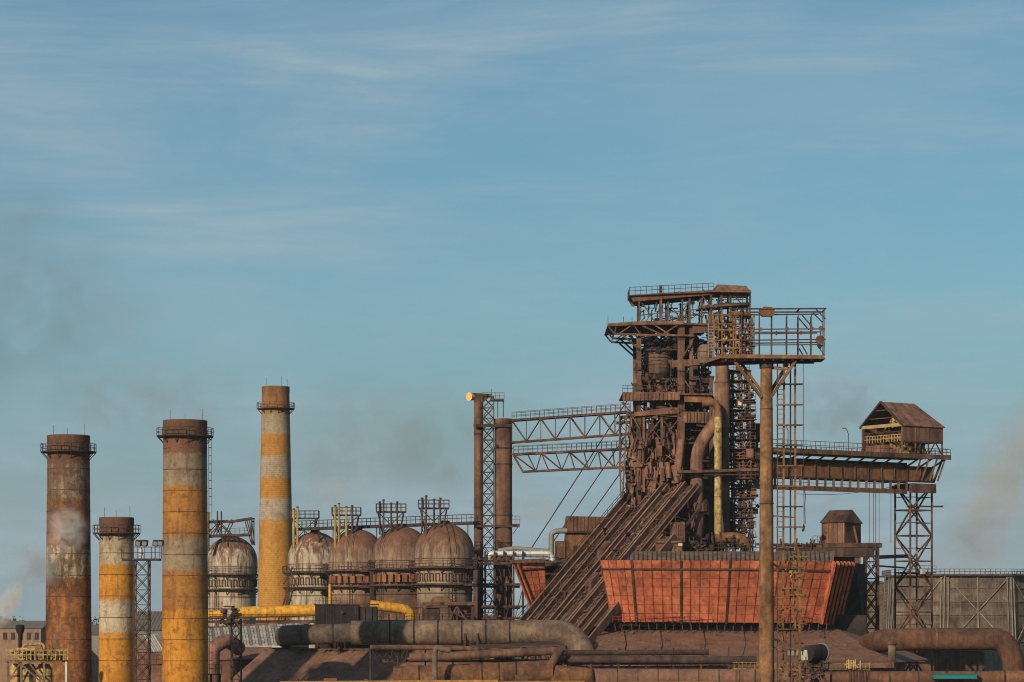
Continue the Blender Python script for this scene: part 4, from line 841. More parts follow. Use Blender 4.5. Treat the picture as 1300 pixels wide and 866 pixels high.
for i in range(26): q = 780 + i * 10.8; T.bar('foot_bracket', W(q, 792, 473), W(q + R.uniform(-2, 2), 801, 472), .16, .16, STEELD)
T = Thing('red_screen', 'small slanting red wind screen left of the skip incline', 'screen', W(672, 770, 495))
facet(T, W(652, 716, 496), W(691, 714, 498), W(672, 769, 500), W(694, 768, 501), 4, 6, ())
for q in (0, 1): T.bar('edge_beam', W(651 + q * 5, 712, 495.6), W(673 + q * 5, 770, 499.6), .35, .3, RED)
T.part('top_cap', MB().beam(W(648, 713, 495.4), W(692, 711, 497), .5, .6), BROWN)
for i in range(14): a = W(R.uniform(685, 722), R.uniform(715, 745), 503 + R.uniform(0, 4)); T.bar('frame_bar', a, a + V((R.uniform(2, 5), R.uniform(-1, 1), R.uniform(-1.5, 1.5))), .2, .3, STEELD)
T = Thing('dark_shed', 'dark open shed behind the small red screen', 'shed', W(705, 770, 506))
T.part('wall', MB().box(W(688, 775, 507), W(735, 714, 512)), DARK); T.part('roof', MB().slab([W(684, 722, 503), W(735, 716, 503), W(735, 708, 512), W(688, 712, 512)], (0, 0, .2)), STEEL)

# clutter on top of the red screen
T = Thing('rooftop_railing', 'row of pipes and railings along the roof above the red screen', 'railing', W(980, 700, 486))
def Q(px, py, dy=0.0): return W(px, py, 488) + V((0, dy, 0))
T.part('railing', MB().rail([Q(866, 700), Q(1042, 700)], 1.3, 1.3, .09), STEELD, stuff=True)
clutter(70, (866, 945), (682, 702), (-2, 3), (3, 9), (.1, .35), STEELD, 'roof_pipework', .4, 21)
clutter(60, (985, 1045), (690, 703), (-1, 3), (3, 10), (.1, .4), STEELD, 'roof_pipework', .4, 22)
T.bar('roof_beam', Q(960, 691), Q(1045, 694), .4, .4, STEELD); T.bar('roof_beam', Q(985, 700), Q(1110, 702), .5, 1.6, STEELD)

# cast house roof
T = Thing('cast_house', 'broad dusty brown cast house roof below the red screen', 'building', W(930, 860, 460))
tl, tr, bl, br = W(765, 797, 478), W(1060, 797, 478), W(738, 846, 444), W(1135, 842, 444)
roof_sheets(T, tl, tr, bl, br, 52, ROOFB, rows=2)
roof_sheets(T, W(1060.5, 797, 478), W(1075, 797, 490), W(1135.5, 842, 444), W(1180, 838, 478), 5, ROOFB)
T.part('wall', MB().slab([V((bl.x + 1, 446, 0)), V((br.x - 1, 446, 0)), V((tr.x, 477, 0)), V((tl.x, 477, 0))], (0, 0, 14.6)), BROWN)
T.part('under_wall', MB().slab([V((tl.x, 478.3, 0)), V((W(1100, 0, 478).x, 478.3, 0)), W(1100, 781, 478.3), W(768, 781, 478.3)], (0, 1, 0)), DARK)
for i, (q, py, w_, h_) in enumerate(((800, 806, 3, 5), (846, 815, 2.4, 4), (905, 808, 3.4, 4), (1042, 812, 3, 6), (1072, 822, 2.6, 5), (870, 830, 4, 3), (782, 826, 3, 4))):
    Yr = 478 - 34 * (py - 797) / 47; T.part('roof_vent', MB().box(W(q, py + 2, Yr), W(q + w_, py - h_, Yr + 1)), STEELD if i % 2 else GREYB)
for q in (792, 838, 893, 944, 1046): T.part('roof_cable', MB().tube([W(q, 800, 475), W(q + 3, 818, 462), W(q - 4, 842, 445)], .07, 5), STEELD)
T.part('eave_railing', MB().rail([W(880, 842, 444), W(1130, 842, 444)], 1.0, 1.0, .07), STEELD, stuff=True)
T.part('eave_beam', MB().beam(W(738, 849, 444), W(1135, 845, 444), .3, .7), BROWN)

# ------------------------------------------------------------------ crane bridge
ca, sa = math.cos(math.radians(34)), math.sin(math.radians(34)); u_, v_ = V((ca, sa, 0)), V((-sa, ca, 0)); O = V((W(985, 0, 505).x, 505, 0)); ZD = 53.2
def K(t, v, z): return O + u_ * t + v_ * v + V((0, 0, z))
T = Thing('crane_bridge', 'long plate girder crane bridge running right from the furnace tower', 'bridge', K(20, 4, 40))
T.part('deck', MB().slab([K(-4, -1.2, ZD), K(41, -1.2, ZD), K(41, 10, ZD), K(-4, 10, ZD)], (0, 0, -.35)), STEELD)
T.part('edge_beam', MB().slab([K(-4, -1.35, ZD - .8), K(41.2, -1.35, ZD - .8), K(41.2, -1.35, ZD + .08), K(-4, -1.35, ZD + .08)], v_ * .14), STEEL)
T.part('railing', MB().rail([K(-4, -1.25, ZD), K(26, -1.25, ZD)], 1.5, 1.1, .09), STEELD, stuff=True); T.part('railing', MB().rail([K(-4, 9.9, ZD), K(41, 9.9, ZD)], 1.4, 1.2, .08), STEELD, stuff=True)
for i in range(13): t_ = -3 + i * 3.2; gp = MB().slab([K(t_ + .03, 1, ZD - 2.3), K(t_ + 3.17, 1, ZD - 2.3), K(t_ + 3.17, 1, ZD - 4.9), K(t_ + .03, 1, ZD - 4.9)], v_ * .2); T.part('girder_plate', gp, RUSTO)
for i in range(14): t_ = -3 + i * 3.2; T.bar('girder_rib', K(t_, .85, ZD - 4.9), K(t_, .85, ZD - 1.9), .18, .3, STEEL); T.bar('cantilever', K(t_, .9, ZD - 2.2), K(t_ + 1.4, -1.1, ZD - .6), .3, .3, BROWN)
T.bar('girder_flange', K(-3.2, .9, ZD - 2.25), K(38.8, .9, ZD - 2.25), .5, .25, STEEL); T.bar('girder_flange', K(-3.2, .9, ZD - 4.95), K(38.8, .9, ZD - 4.95), .6, .25, STEELD)
T.part('far_girder', MB().slab([K(-3, 8, ZD - 1), K(38.6, 8, ZD - 1), K(38.6, 8, ZD - 4.9), K(-3, 8, ZD - 4.9)], v_ * .3), STEELD)
T.bar('bottom_chord', K(-4, .8, ZD - 6.9), K(32, .8, ZD - 6.9), .4, .85, BROWN)
for i in range(19): t_ = -3.5 + i * 1.97; T.bar('chord_post', K(t_, .8, ZD - 6.6), K(t_, .8, ZD - 5.0), .45, .3, STEEL)
T.bar('end_beam', K(32.5, .3, ZD - 6.2), K(38.6, .3, ZD - 6.2), .8, 1.7, STEEL)
for i in range(4): t_ = 33 + i * 2.0; T.bar('end_bracket', K(t_, 0, ZD - 4.8), K(t_ + .9, -1.0, ZD - .8), .3, .3, STEEL)
T.bar('end_brace', K(38.8, .9, ZD - 5), K(41, .9, ZD - .6), .3, .3, STEEL)
for i, t_ in enumerate((2.0, 16.2)):
    Ls = Thing('bridge_lamp', ('small curved lamp post on the crane bridge near the mast', 'small curved lamp post on the crane bridge midway to the machine house')[i], 'lamp', K(t_, -1, ZD), 'lamps on the crane bridge')
    Ls.part('lamp_post', MB().tube([K(t_, -1, ZD), K(t_, -1, ZD + 3.2), K(t_ - .5, -1.1, ZD + 4.0), K(t_ - 1.1, -1.2, ZD + 4.1)], .07, 6), STEELD); Ls.part('lamp_head', MB().beam(K(t_ - 1.5, -1.2, ZD + 4.1), K(t_ - .9, -1.2, ZD + 4.15), .3, .18), GALV)
# machine house
T = Thing('machine_house', 'gabled brown machine house with open lit gable on the crane bridge end', 'machine house', K(34, 5, ZD))
t0, t1, v0, v1 = 29.3, 39.3, -1.0, 10.2; ze = ZD + 5.4; zr = ZD + 9.9; zw = ZD + 2.3; vm = (v0 + v1) / 2
for nm, va, vb in (('roof_slope', v0 - .3, vm), ('roof_slope', v1 + .3, vm)):
    n = 10
    for i in range(n):
        ta, tb = t0 - .4 + (t1 - t0 + .8) * (i + .01) / n, t0 - .4 + (t1 - t0 + .8) * (i + .99) / n
        o = R.uniform(0, .05); hip = lambda t__: t__
        ra, rb2 = (min(ta, t1 - 1.9), min(tb, t1 - 1.9)) if True else (ta, tb)
        T.part('roof_sheet', MB().slab([K(ta, va, ze - .15 + o), K(tb, va, ze - .15 + o), K(rb2 if rb2 > ra else rb2, vm, zr + o), K(ra, vm, zr + o)] if rb2 > ra else [K(ta, va, ze - .15 + o), K(tb, va, ze - .15 + o), K(ra, vm, zr + o)], (0, 0, -.12)), PINKB if va < vm else STEEL)
T.part('hip_sheet', MB().slab([K(t1 + .4, v0 - .3, ze - .15), K(t1 + .4, v1 + .3, ze - .15), K(t1 - 1.9, vm, zr)], (0, 0, -.12)), BROWN)
n = 9
for i in range(n): a, b = t0 + (t1 - t0) * (i + .015) / n, t0 + (t1 - t0) * (i + .985) / n; T.part('wall_sheet', MB().slab([K(a, v0, zw), K(b, v0, zw), K(b, v0, ze), K(a, v0, ze)], v_ * .12), BROWN)
T.part('far_wall', MB().slab([K(t0, v1, ZD), K(t1, v1, ZD), K(t1, v1, ze), K(t0, v1, ze)], v_ * -.12), STEEL)
T.part('end_wall', MB().slab([K(t1, v0, zw), K(t1, v1, zw), K(t1, v1, ze), K(t1, v0, ze)], u_ * -.12), STEEL)
for a in (t0, t0 + 3.3, t0 + 6.6, t1):
    for b in (v0 + .1, v1 - .1): T.bar('post', K(a, b, ZD), K(a, b, ze), .3, .3, STEEL)
    T.bar('portal_brace', K(a, v0 + .1, ZD), K(a + 1.6 if a < t1 else a - 1.6, v0 + .1, zw), .18, .18, STEEL)
T.bar('sill_beam', K(t0, v0, zw), K(t1, v0, zw), .25, .3, STEELD); T.bar('gable_beam', K(t0 - .1, v0, ze), K(t0 - .1, v1, ze), .35, .6, CREAMY); T.bar('gable_beam', K(t0, v0, ze - 1.2), K(t0, v1, ze - 1.2), .15, .2, STEELD)
T.bar('gable_rafter', K(t0 - .3, v0 - .3, ze - .1), K(t0 - .3, vm, zr + .05), .3, .35, STEELD); T.bar('gable_rafter', K(t0 - .3, v1 + .3, ze - .1), K(t0 - .3, vm, zr + .05), .3, .35, STEELD)
for f in (.33, .66): T.bar('gable_beam', K(t0 + .1, v0 + (vm - v0) * f, ze + 4.5 * f), K(t0 + .1, v1 - (v1 - vm) * f, ze + 4.5 * f), .15, .2, STEELD)
for i in range(5): b = v0 + 1.4 + i * 2.2; T.bar('inner_rafter', K(t0 + .8 + i, b, ze - .2), K(t0 + .8 + i, vm, zr - .5), .2, .2, YELP)
T.part('gable_apron', MB().slab([K(t0, v0, ZD + .2), K(t0, v1 - 1.0, ZD + .2), K(t0, v1 - 1.0, ZD + 1.9), K(t0, v0 + 3.6, ZD + 1.9), K(t0, v0 + 3.6, ZD + 1.0), K(t0, v0, ZD + 1.0)], u_ * .12), BROWN)
T.part('railing', MB().rail([K(t0 + .5, v0 + .4, zw + .1), K(t0 + .5, v1, zw + .1)], 1.3, .8, .13), CREAMY, stuff=True)
T.part('machinery', (lambda m: [m.beam(K(t0 + R.uniform(2, 8), R.uniform(0, 9), ZD + .2), K(t0 + R.uniform(2, 8), R.uniform(0, 9), ZD + R.uniform(1, 4)), R.uniform(.3, 1.1)) for _ in range(16)] and m)(MB()), YELD, stuff=True)
T.part('winch_drum', MB().tube([K(34.5, 1.5, ZD + 1.2), K(36, 1.5, ZD + 1.2)], .8, 16), DARK, smooth=True)
T.part('railing', MB().rail([K(t0, -1.25, ZD), K(41.1, -1.25, ZD), K(41.1, 9, ZD)], 1.2, 1.0, .08), STEELD, stuff=True)
# crane leg tower
T = Thing('lattice_tower', 'tall lattice leg tower under the machine house end of the crane bridge', 'tower', K(34, 4, 0))
c = K(36.6, 4, 0); lattice(T, c.x, c.y, 5.4, 4.2, 0, ZD - 5.4, 4.75, .34, STEEL, .24, u_, v_, zvis=8, cross=False)
for i in range(4, 10):
    z = (ZD - 5.4) * (i + .5) / 10
    for e, (a, b) in enumerate((((-2.7, -2.1), (2.7, -2.1)), ((-2.7, -2.1), (-2.7, 2.1)), ((2.7, -2.1), (2.7, 2.1)))): T.bar('mid_strut', c + u_ * a[0] + v_ * a[1] + V((0, 0, z)), c + u_ * b[0] + v_ * b[1] + V((0, 0, z)), .14, .14, STEELD)
    if i % 2: T.bar('counter_brace', c + u_ * -2.7 + v_ * -2.1 + V((0, 0, z - 2.3)), c + u_ * 2.7 + v_ * -2.1 + V((0, 0, z + 2.3)), .2, .2, STEEL)
T.bar('head_beam', K(33.2, 2, ZD - 6.0), K(39.8, 2, ZD - 6.0), .8, .9, STEEL); T.bar('head_beam', K(33.2, 6, ZD - 6.0), K(39.8, 6, ZD - 6.0), .8, .9, STEEL); T.bar('side_rod', K(33, 1.8, ZD - 9.6), K(42, 1.8, ZD - 9.4), .2, .3, STEELD)
T.part('work_deck', MB().slab([K(34, 1.5, 31.2), K(40, 1.5, 31.2), K(40, 6.5, 31.2), K(34, 6.5, 31.2)], (0, 0, .2)), STEELD); T.part('railing', MB().rail([K(34, 1.5, 31.4), K(40, 1.5, 31.4)], 1.2, 1, .08), STEELD, stuff=True)
T.part('lamp_box', MB().beam(K(36.0, 1.3, 31.5), K(36.9, 1.3, 31.5), .5, 1.0), WHT); T.part('lamp_box', MB().tube([K(34.4, 1.0, 35.0), K(34.4, .6, 35.0)], .3, 10), WHT)
for i, q in enumerate((1103.5, 1109, 1111.5, 1116, 1131)):
    single('hanging_cable', MB().tube([W(q, 606, 520), W(q, 718 if i < 4 else 690, 520)], .05, 5), STEELD, ('leftmost thin hanging cable below the crane bridge', 'second thin cable hanging below the crane bridge', 'third thin cable hanging below the crane bridge', 'fourth thin cable hanging below the crane bridge', 'thin hanging cable nearest the crane leg tower')[i], 'cable', 'cables hanging under the crane bridge')
for i, (p0, p1, p2) in enumerate((((1010, 627), (1070, 632), (1138, 617)), ((1004, 611), (1070, 618), (1140, 612)))):
    pts = [W(*p0, 518).lerp(W(*p1, 520), t / 6).lerp(W(*p1, 520).lerp(W(*p2, 522), t / 6), t / 6) for t in range(7)]
    single('slack_wire', MB().tube(pts, .045, 5), STEELD, ('lower slack wire sagging below the crane bridge', 'upper slack wire sagging just under the crane bridge')[i], 'wire', 'slack wires under the crane bridge')

# ------------------------------------------------------------------ small hopper tower
T = Thing('hopper_cabin', 'brown hip-roofed hopper cabin standing above the right end of the red screen', 'building', W(1068, 700, 515)); y5 = 515
aL, aC, aR = W(1043, 664, y5 + 3), W(1072, 663, y5 - 3), W(1093, 665, y5 + 1)
bk = aL + (aR - aC); H_ = aC.z - W(0, 692, y5).z
T.part('left_wall', MB().slab([aL, aC, aC - V((0, 0, H_)), aL - V((0, 0, H_))], (.3, .5, 0)), PINKB); T.part('right_wall', MB().slab([aC + V((.02, .02, 0)), aR, aR - V((0, 0, H_)), aC + V((.02, .02, -H_))], (-.3, .5, 0)), STEEL)
T.part('back_wall', MB().slab([aL, bk, aR, aR - V((0, 0, H_)), bk - V((0, 0, H_)), aL - V((0, 0, H_))][:2] + [bk - V((0, 0, H_)), aL - V((0, 0, H_))], (.1, -.3, 0)), STEELD)
r0, r1 = W(1053, 648, y5 + 1.5), W(1082, 647, y5 + .5)
cM = lambda a, f: a
roofm = MB().add([aL + V((-.4, 0, 0)), aC + V((0, -.5, 0)), aR + V((.4, 0, 0)), bk + V((0, .4, 0)), r0, r1], [(0, 1, 5, 4), (1, 2, 5), (2, 3, 5), (3, 0, 4), (3, 4, 5)]); T.part('roof', roofm, STEELD)
for f in (.2, .62): 
    p, q = aL.lerp(aC, f), aL.lerp(aC, f + .28); T.part('roof_panel', MB().slab([p.lerp(r0, .22) + V((0, -.12, 0)), q.lerp(r1, .22) + V((0, -.12, 0)), q.lerp(r1, .66) + V((0, -.12, 0)), p.lerp(r0, .66) + V((0, -.12, 0))], (0, -.08, .05)), GREYB)
for i in range(5): p = aL.lerp(aC, (i + .5) / 5); T.bar('wall_rib', p + V((0, -.1, -.1)), p + V((0, -.1, -H_)), .1, .1, STEEL)
T.part('open_door', MB().beam(aC.lerp(aR, .55) + V((0, -.3, -.5)), aC.lerp(aR, .8) + V((0, -.3, -H_)), .5, .1), BROWN)
T.part('platform', MB().box(W(1030, 695, y5 - 5), W(1112, 691, y5 + 4)), STEEL)
T.part('railing', MB().rail([W(1032, 691, y5 - 5), W(1043, 691, y5 - 5)], 1.5, .8, .1), STEELD, stuff=True)
for q, w_ in ((1060, 6), (1072, 12), (1084, 14)): T.part('hopper_leg', MB().box(W(q - w_ / 2, 800, y5 - 1), W(q + w_ / 2, 695, y5 + 1)), BROWN)
T.part('duct_elbow', MB().tube(bend([W(1062, 716, y5 - 5), W(1070, 708, y5 - 5), W(1076, 716, y5 - 5)], 1), .5, 10), WHT, smooth=True)
T = Thing('pipe_trestle', 'lattice trestle tower just right of the red screen', 'trestle', (W(1104, 0, 500).x, 500, 0)); c = W(1106, 692, 500)
lattice(T, c.x, 500, 2.2, 2.6, 0, c.z, 3.0, .34, STEELD, .2, zvis=10)
T.bar('tie_beam', W(1085, 692, 498.6), W(1113, 694, 498.6), .35, .4, STEELD); T.bar('tie_beam', W(1112, 707.5, 500), W(1152, 706, 516), .45, .65, STEELD); T.bar('tie_beam', W(1108, 718, 500), W(1148, 721, 516), .3, .3, STEELD)

# ------------------------------------------------------------------ cooling tower
Yc = 850; k = Yc / FPX; ctr = V(((1241 - CX) * k, Yc + 24, 0)); zt = W(0, 730, Yc).z; Rt, Rb = 25.6, 28.0
T = Thing('cooling_tower', 'huge grey many-sided cooling tower with braced cladding at the right edge', 'cooling tower', ctr)
def CT(i, f, out=0.0):                               # corner i, f=0 top 1 ground
    a = math.radians(-90 - 22.5 + 45 * i); r = Rt + (Rb - Rt) * f + out; return ctr + V((r * math.cos(a), r * math.sin(a), zt * (1 - f)))
for i in range(-2, 4):
    vis = i in (-1, 0, 1)
    if not vis: T.part('cladding_wall', MB().add([CT(i, 0), CT(i + 1, 0), CT(i + 1, 1), CT(i, 1)], [(0, 1, 2, 3)]), CLAD)
    else:
        for c_ in range(4):
            for r_ in range(9):
                u0, u1, w0, w1 = (c_ + .01) / 4, (c_ + .99) / 4, (r_ + .012) / 9, (r_ + .988) / 9; o = R.uniform(-.06, .06)
                q = [CT(i, w_, o).lerp(CT(i + 1, w_, o), uu) for uu, w_ in ((u0, w0), (u1, w0), (u1, w1), (u0, w1))]
                T.part('cladding_panel', MB().slab(q, (0, .3, 0)), CLAD)
        for c_ in (0, 1, 2): T.bar('post', CT(i, 0, .5).lerp(CT(i + 1, 0, .5), c_ / 2), CT(i, 1, .5).lerp(CT(i + 1, 1, .5), c_ / 2), .32, .32, CONC)
        T.bar('post', CT(i, 0, .6).lerp(CT(i + 1, 0, .6), .06), CT(i, 1, .6).lerp(CT(i + 1, 1, .6), .06), .35, .35, CONC); T.bar('post', CT(i, 0, .6).lerp(CT(i + 1, 0, .6), .94), CT(i, 1, .6).lerp(CT(i + 1, 1, .6), .94), .35, .35, CONC)
        for a, b in (((0, .0), (.5, .3)), ((1, .0), (.5, .3)), ((.5, .3), (0, .62)), ((.5, .3), (1, .62)), ((0, .62), (.5, 1)), ((1, .62), (.5, 1))):
            T.bar('brace', CT(i, a[1], .6).lerp(CT(i + 1, a[1], .6), a[0]), CT(i, b[1], .6).lerp(CT(i + 1, b[1], .6), b[0]), .2, .2, CONC)
        for r_ in range(1, 9): T.bar('girt', CT(i, r_ / 9, .25), CT(i + 1, r_ / 9, .25), .2, .2, CLAD)
    a, b = CT(i, 0, .8), CT(i + 1, 0, .8); T.bar('rim_walkway', a, b, 1.6, .5, STEELD)
    T.part('railing', MB().rail([a + V((0, 0, .2)), b + V((0, 0, .2))], 1.6, 1.6, .15), STEELD, stuff=True)
for s_ in (0, 1): T.bar('ladder_rail', CT(-1, 0, 1.3 + s_ * 1.4), CT(-1, 1, 1.3 + s_ * 1.4), .25, .25, CONC)
for i in range(30): T.bar('ladder_rung', CT(-1, i / 30, 1.3), CT(-1, (i + .5) / 30, 2.7), .16, .16, CONC)

# pipes on the lower right
y4 = 452
T = pipe('right_main', [W(1104, 818, y4 + 10), W(1122, 812, y4), W(1272, 811, y4), W(1286, 832, y4), W(1288, 900, y4)], 14.2 * y4 / FPX, DRUST, 'large rusty main at lower right turning down at the photo edge', rings=6.5, rb=4.2, n=30, ringmat=STEEL)
T = pipe('vent_post', PP(446, (1132.5, 880), (1132.5, 818)), .6, GREYB, 'upright grey brown vent post with flared cap below the rusty main'); c = W(1132.5, 818, 446); T.part('cap', MB().lathe(c.x, 446, [(.6, c.z - .2), (.85, c.z + .1), (.3, c.z + .6), (.01, c.z + .7)], 16), STEEL, smooth=True)
T = pipe('lower_main', PP(430, (1040, 862), (1310, 861)), 1.15, DRUST, 'horizontal rusty pipe along the lower right photo edge', rings=4.4, n=22, ringmat=STEELD)
T.part('rib_bellows', (lambda m: [m.tube([W(1078 + i * 4, 861.8, 430), W(1079.5 + i * 4, 861.8, 430)], 1.3, 22) for i in range(6)] and m)(MB()), STEELD, smooth=True)
T = Thing('teal_cabinet', 'small teal cabinet on the lower right pipe in front of the cooling tower', 'cabinet', W(1205, 862, 428)); T.part('cabinet_body', MB().box(W(1185, 862, 427), W(1235, 855.5, 431)), TEAL); T.part('lid', MB().box(W(1184.5, 855.5, 426.8), W(1235.5, 854.8, 431.2)), GALV)
T = Thing('low_wall', 'grey panelled low wall under the rusty main elbow', 'wall', W(1230, 850, 600)); 
for i in range(7): T.part('wall_panel', MB().box((W(1184 + i * 13.0, 0, 600).x, 600, 0), (W(1196.6 + i * 13.0, 0, 600).x, 600.5, W(0, 824, 600).z)), CONC)

# ------------------------------------------------------------------ foreground pipes, centre bottom
Y3 = 430; k = Y3 / FPX
T = pipe('orange_main', PP(Y3, (500, 861), (580, 858), (702, 853)), 15 * k, RUSTO, 'fat orange-rust main with raised hoops at the bottom centre', rings=2.6, rb=4, n=30, ringmat=DARK, rw=.2, rh=.05)
T = Thing('main_reducer', 'orange-rust cone reducer left end of the lower brown main', 'pipe', W(716, 862, Y3)); a, b = W(700, 862, Y3), W(752, 858, Y3)
T.part('cone', MB().tube([a, W(708, 861, Y3), W(724, 859.5, Y3), b], [12.5 * k, 16.5 * k, 14 * k, 10 * k], 28), RUSTO, smooth=True)
T = pipe('brown_main', PP(Y3 + 1, (745, 860), (1045, 861)), 11.5 * k, ROOFB, 'long brown main along the bottom below the cast house roof', rings=3.1, n=28, ringmat=STEELD, rw=.14, rh=.05)
pipe('service_pipe', PP(440, (470, 822), (560, 822), (606, 824)), .42, STEEL, 'thin service pipe directly below the large grey main', rings=3)
pipe('service_pipe', PP(438, (520, 835), (556, 834), (702, 826), (712, 829)), .68, BROWN, 'medium brown service pipe above the fat orange-rust main', rings=6.2)
pipe('service_pipe', PP(434, (712, 824), (698, 848), (684, 876)), .72, STEEL, 'brown service pipe slanting down across the fat main', rb=1)
pipe('service_pipe', PP(438, (715, 829), (900, 828)), .42, STEELD, 'thin dark service pipe crossing below the cast house roof', rings=4)
pipe('service_pipe', PP(436, (718, 837), (960, 838)), .62, STEELD, 'thicker dark service pipe crossing below the cast house roof', rings=5)
pipe('bent_pipe', PP(425, (572, 826), (553, 822), (552, 830), (552, 866)), .42, GREYB, 'small upright bent pipe standing before the fat orange-rust main', rb=1.2, rings=0)
T = Thing('pipe_rack', 'low steel rack carrying the service pipes at the bottom centre', 'rack', W(620, 866, 441))
for q in range(470, 960, 35): T.bar('post', V((W(q, 0, 441).x, 441, 0)), W(q, 822, 441), .25, .25, STEELD)
for py, a, b in ((842, 700, 960), (828, 560, 712), (839, 480, 700)): T.bar('beam', W(a, py, 441.5), W(b, py, 441.5), .3, .5, STEELD)
T.part('rack_bracing', (lambda m: [m.beam(W(x_, 838 + R.uniform(-4, 4), 440), W(x_ + R.uniform(-7, 7), 830 + R.uniform(-6, 4), 440), .12) for x_ in [R.uniform(470, 760) for _ in range(60)]] and m)(MB()), STEELD, stuff=True)
T.part('deck_mesh', MB().slab([W(595, 824, 442), W(712, 820, 442), W(712, 816, 450), W(595, 820, 450)], (0, 0, .15)), STEELD)
for i in range(26): T.bar('stanchion', W(800 + i * 4.8, 846, 437), W(800 + i * 4.8, 840, 437), .08, .08, GREYB)
# near parapet, bottom centre
T = Thing('orange_parapet', 'long thin yellow-orange parapet edge along the photo bottom', 'parapet', W(560, 870, 300))
for a, b, y0, y1 in ((355, 632, 865.5, 863.2), (633.5, 742, 865.2, 864.3), (743.5, 905, 866.3, 865.4)):
    T.part('coping', MB().slab([W(a, y0 - .4, 300), W(b, y1, 300), W(b, y1 + 6, 300), W(a, y0 + 6, 300)], (0, 1, 0)), ORNG)
T.part('wall', MB().box((W(355, 0, 300).x, 300.2, 0), (W(905, 0, 300).x, 300.8, W(0, 871, 300).z)), BROWN)
for q, w_, h_, m_ in ((375, 10, 4, STEELD), (420, 18, 5, BROWN), (465, 6, 4, STEELD), (545, 14, 7, GREYB), (662, 16, 9, STEELD), (580, 16, 6, STEEL)):
    T.part('parapet_box', MB().box(W(q - w_ / 2, 870, 301.5), W(q + w_ / 2, 866 - h_, 303)), m_)
# yellow equipment near the mast foot
T = Thing('yellow_walkway', 'cluttered dirty yellow pipe walkway at the mast foot', 'walkway', W(1040, 850, 400))
T.bar('rail_tube', W(930, 841, 400), W(1105, 843, 400), .12, .12, YELD); T.bar('rail_tube', W(930, 849, 400), W(1105, 850, 400), .16, .16, YELD)
for i in range(34): q = 932 + i * 5.2; T.bar('baluster', W(q, 850, 400), W(q, 841 + R.uniform(-1, 1), 400), .1, .1, YELD)
for i in range(9): q = R.uniform(1072, 1102); T.bar('yellow_bracket', W(q, 849, 399.5), W(q, R.uniform(837, 841), 399.5), .14, .14, YELP); T.bar('yellow_bracket', W(q - 3, R.uniform(838, 848), 399.5), W(q + 3, R.uniform(838, 848), 399.5), .12, .12, YELP)
for q in range(935, 1110, 24): T.bar('support_leg', V((W(q, 0, 400).x, 400, 0)), W(q, 850, 400), .25, .25, STEELD)
T = Thing('fan_barrel', 'black ventilator barrel with a pale rim and pale cable box on its left', 'ventilator', W(1030, 840, 398))
c = W(1035, 829, 398); T.part('barrel', MB().tube([W(1025, 830, 397), W(1043, 828, 399)], [1.15, 1.2], 22), DARK, smooth=True)
T.part('rim', MB().tube([W(1043, 828, 399), W(1044.5, 827.8, 399.2)], 1.32, 22), GALV, smooth=True)
T.part('cable_box', MB().box(W(1014, 838, 397), W(1024, 825, 399)), WHT); T.part('cable_box', MB().box(W(1001, 832, 397), W(1012, 826, 399)), GALV)
T.part('bracket', MB().slab([W(1026, 838, 398), W(1046, 838, 398), W(1040, 866, 398), W(1034, 866, 398)], (0, .6, 0)), DARK); T.bar('strut', W(1020, 866, 397.5), W(1030, 842, 397.5), .3, .3, STEELD); T.bar('strut', W(1050, 870, 397.5), W(1040, 842, 397.5), .3, .3, STEELD)
T.part('tangle', (lambda m: [m.beam(W(R.uniform(1005, 1050), R.uniform(840, 866), 397), W(R.uniform(1005, 1050), R.uniform(840, 866), 398), R.uniform(.08, .3)) for _ in range(30)] and m)(MB()), STEELD, stuff=True)

# ------------------------------------------------------------------ foreground mast with platform
YM = 318; km = YM / FPX
def M_(px, py, dy=0.0): return W(px, py, YM) + V((0, dy, 0))
pc = M_(973, 0); zd = M_(0, 455).z
T = Thing('floodlight_mast', 'tall rusty foreground mast carrying a broad caged work platform', 'mast', (pc.x, YM, 0))
T.part('pole', MB().lathe(pc.x, YM, [(.88, 0), (.86, 20), (.72, 45), (.66, zd - .6)], 26), MASTM, smooth=True)
T.part('pole_head', MB().lathe(pc.x, YM, [(.66, zd - 1.2), (.8, zd - 1.1), (.8, zd - .3)], 24), STEELD, smooth=True)
for py in (640, 795, 520): z = M_(0, py).z; T.part('weld_ring', MB().lathe(pc.x, YM, [(.6, z), (.84 if py > 600 else .76, z), (.84 if py > 600 else .76, z + .1), (.6, z + .1)], 24), STEELD)
T.part('deck', MB().slab([M_(912, 455, -1.8), M_(1045, 455.5, -1.8), M_(1045, 455.5, 1.8), M_(893, 461, 1.8), M_(893, 462, -1.2)], (0, 0, -.22)), STEELD)
T.part('edge_beam', MB().slab([M_(892, 463.5, -1.9), M_(914, 456.5, -1.9), M_(1043, 457.5, -1.9), M_(1045, 453, -1.9), M_(914, 451.5, -1.9), M_(890, 462, -1.9)], (0, .2, 0)), MASTM)
T.part('under_beam', MB().box(M_(925, 461, -.9), M_(1034, 458.8, -.6)), DARK); T.part('under_beam', MB().box(M_(925, 461, .6), M_(1034, 458.8, .9)), DARK)
for q in range(920, 1040, 12): T.bar('joist', M_(q, 458.6, -1.7), M_(q, 458.6, 1.7), .18, .18, STEELD)
for a, b in (((966, 505), (932, 461)), ((970, 500), (943, 461)), ((978, 505), (1009, 459)), ((977, 500), (1001, 461))): T.bar('brace', M_(*a, -.6 if a[0] in (966, 978) else .6), M_(*b, -1.2 if a[0] in (966, 978) else 1.2), .32, .32, MASTM)
T.bar('strut', M_(978, 467, 0), M_(1003, 468, 0), .3, .3, MASTM)
MASTT = T
T = Thing('work_cage', 'open steel cage frame standing on the mast platform against the sky', 'cage', M_(1000, 455))
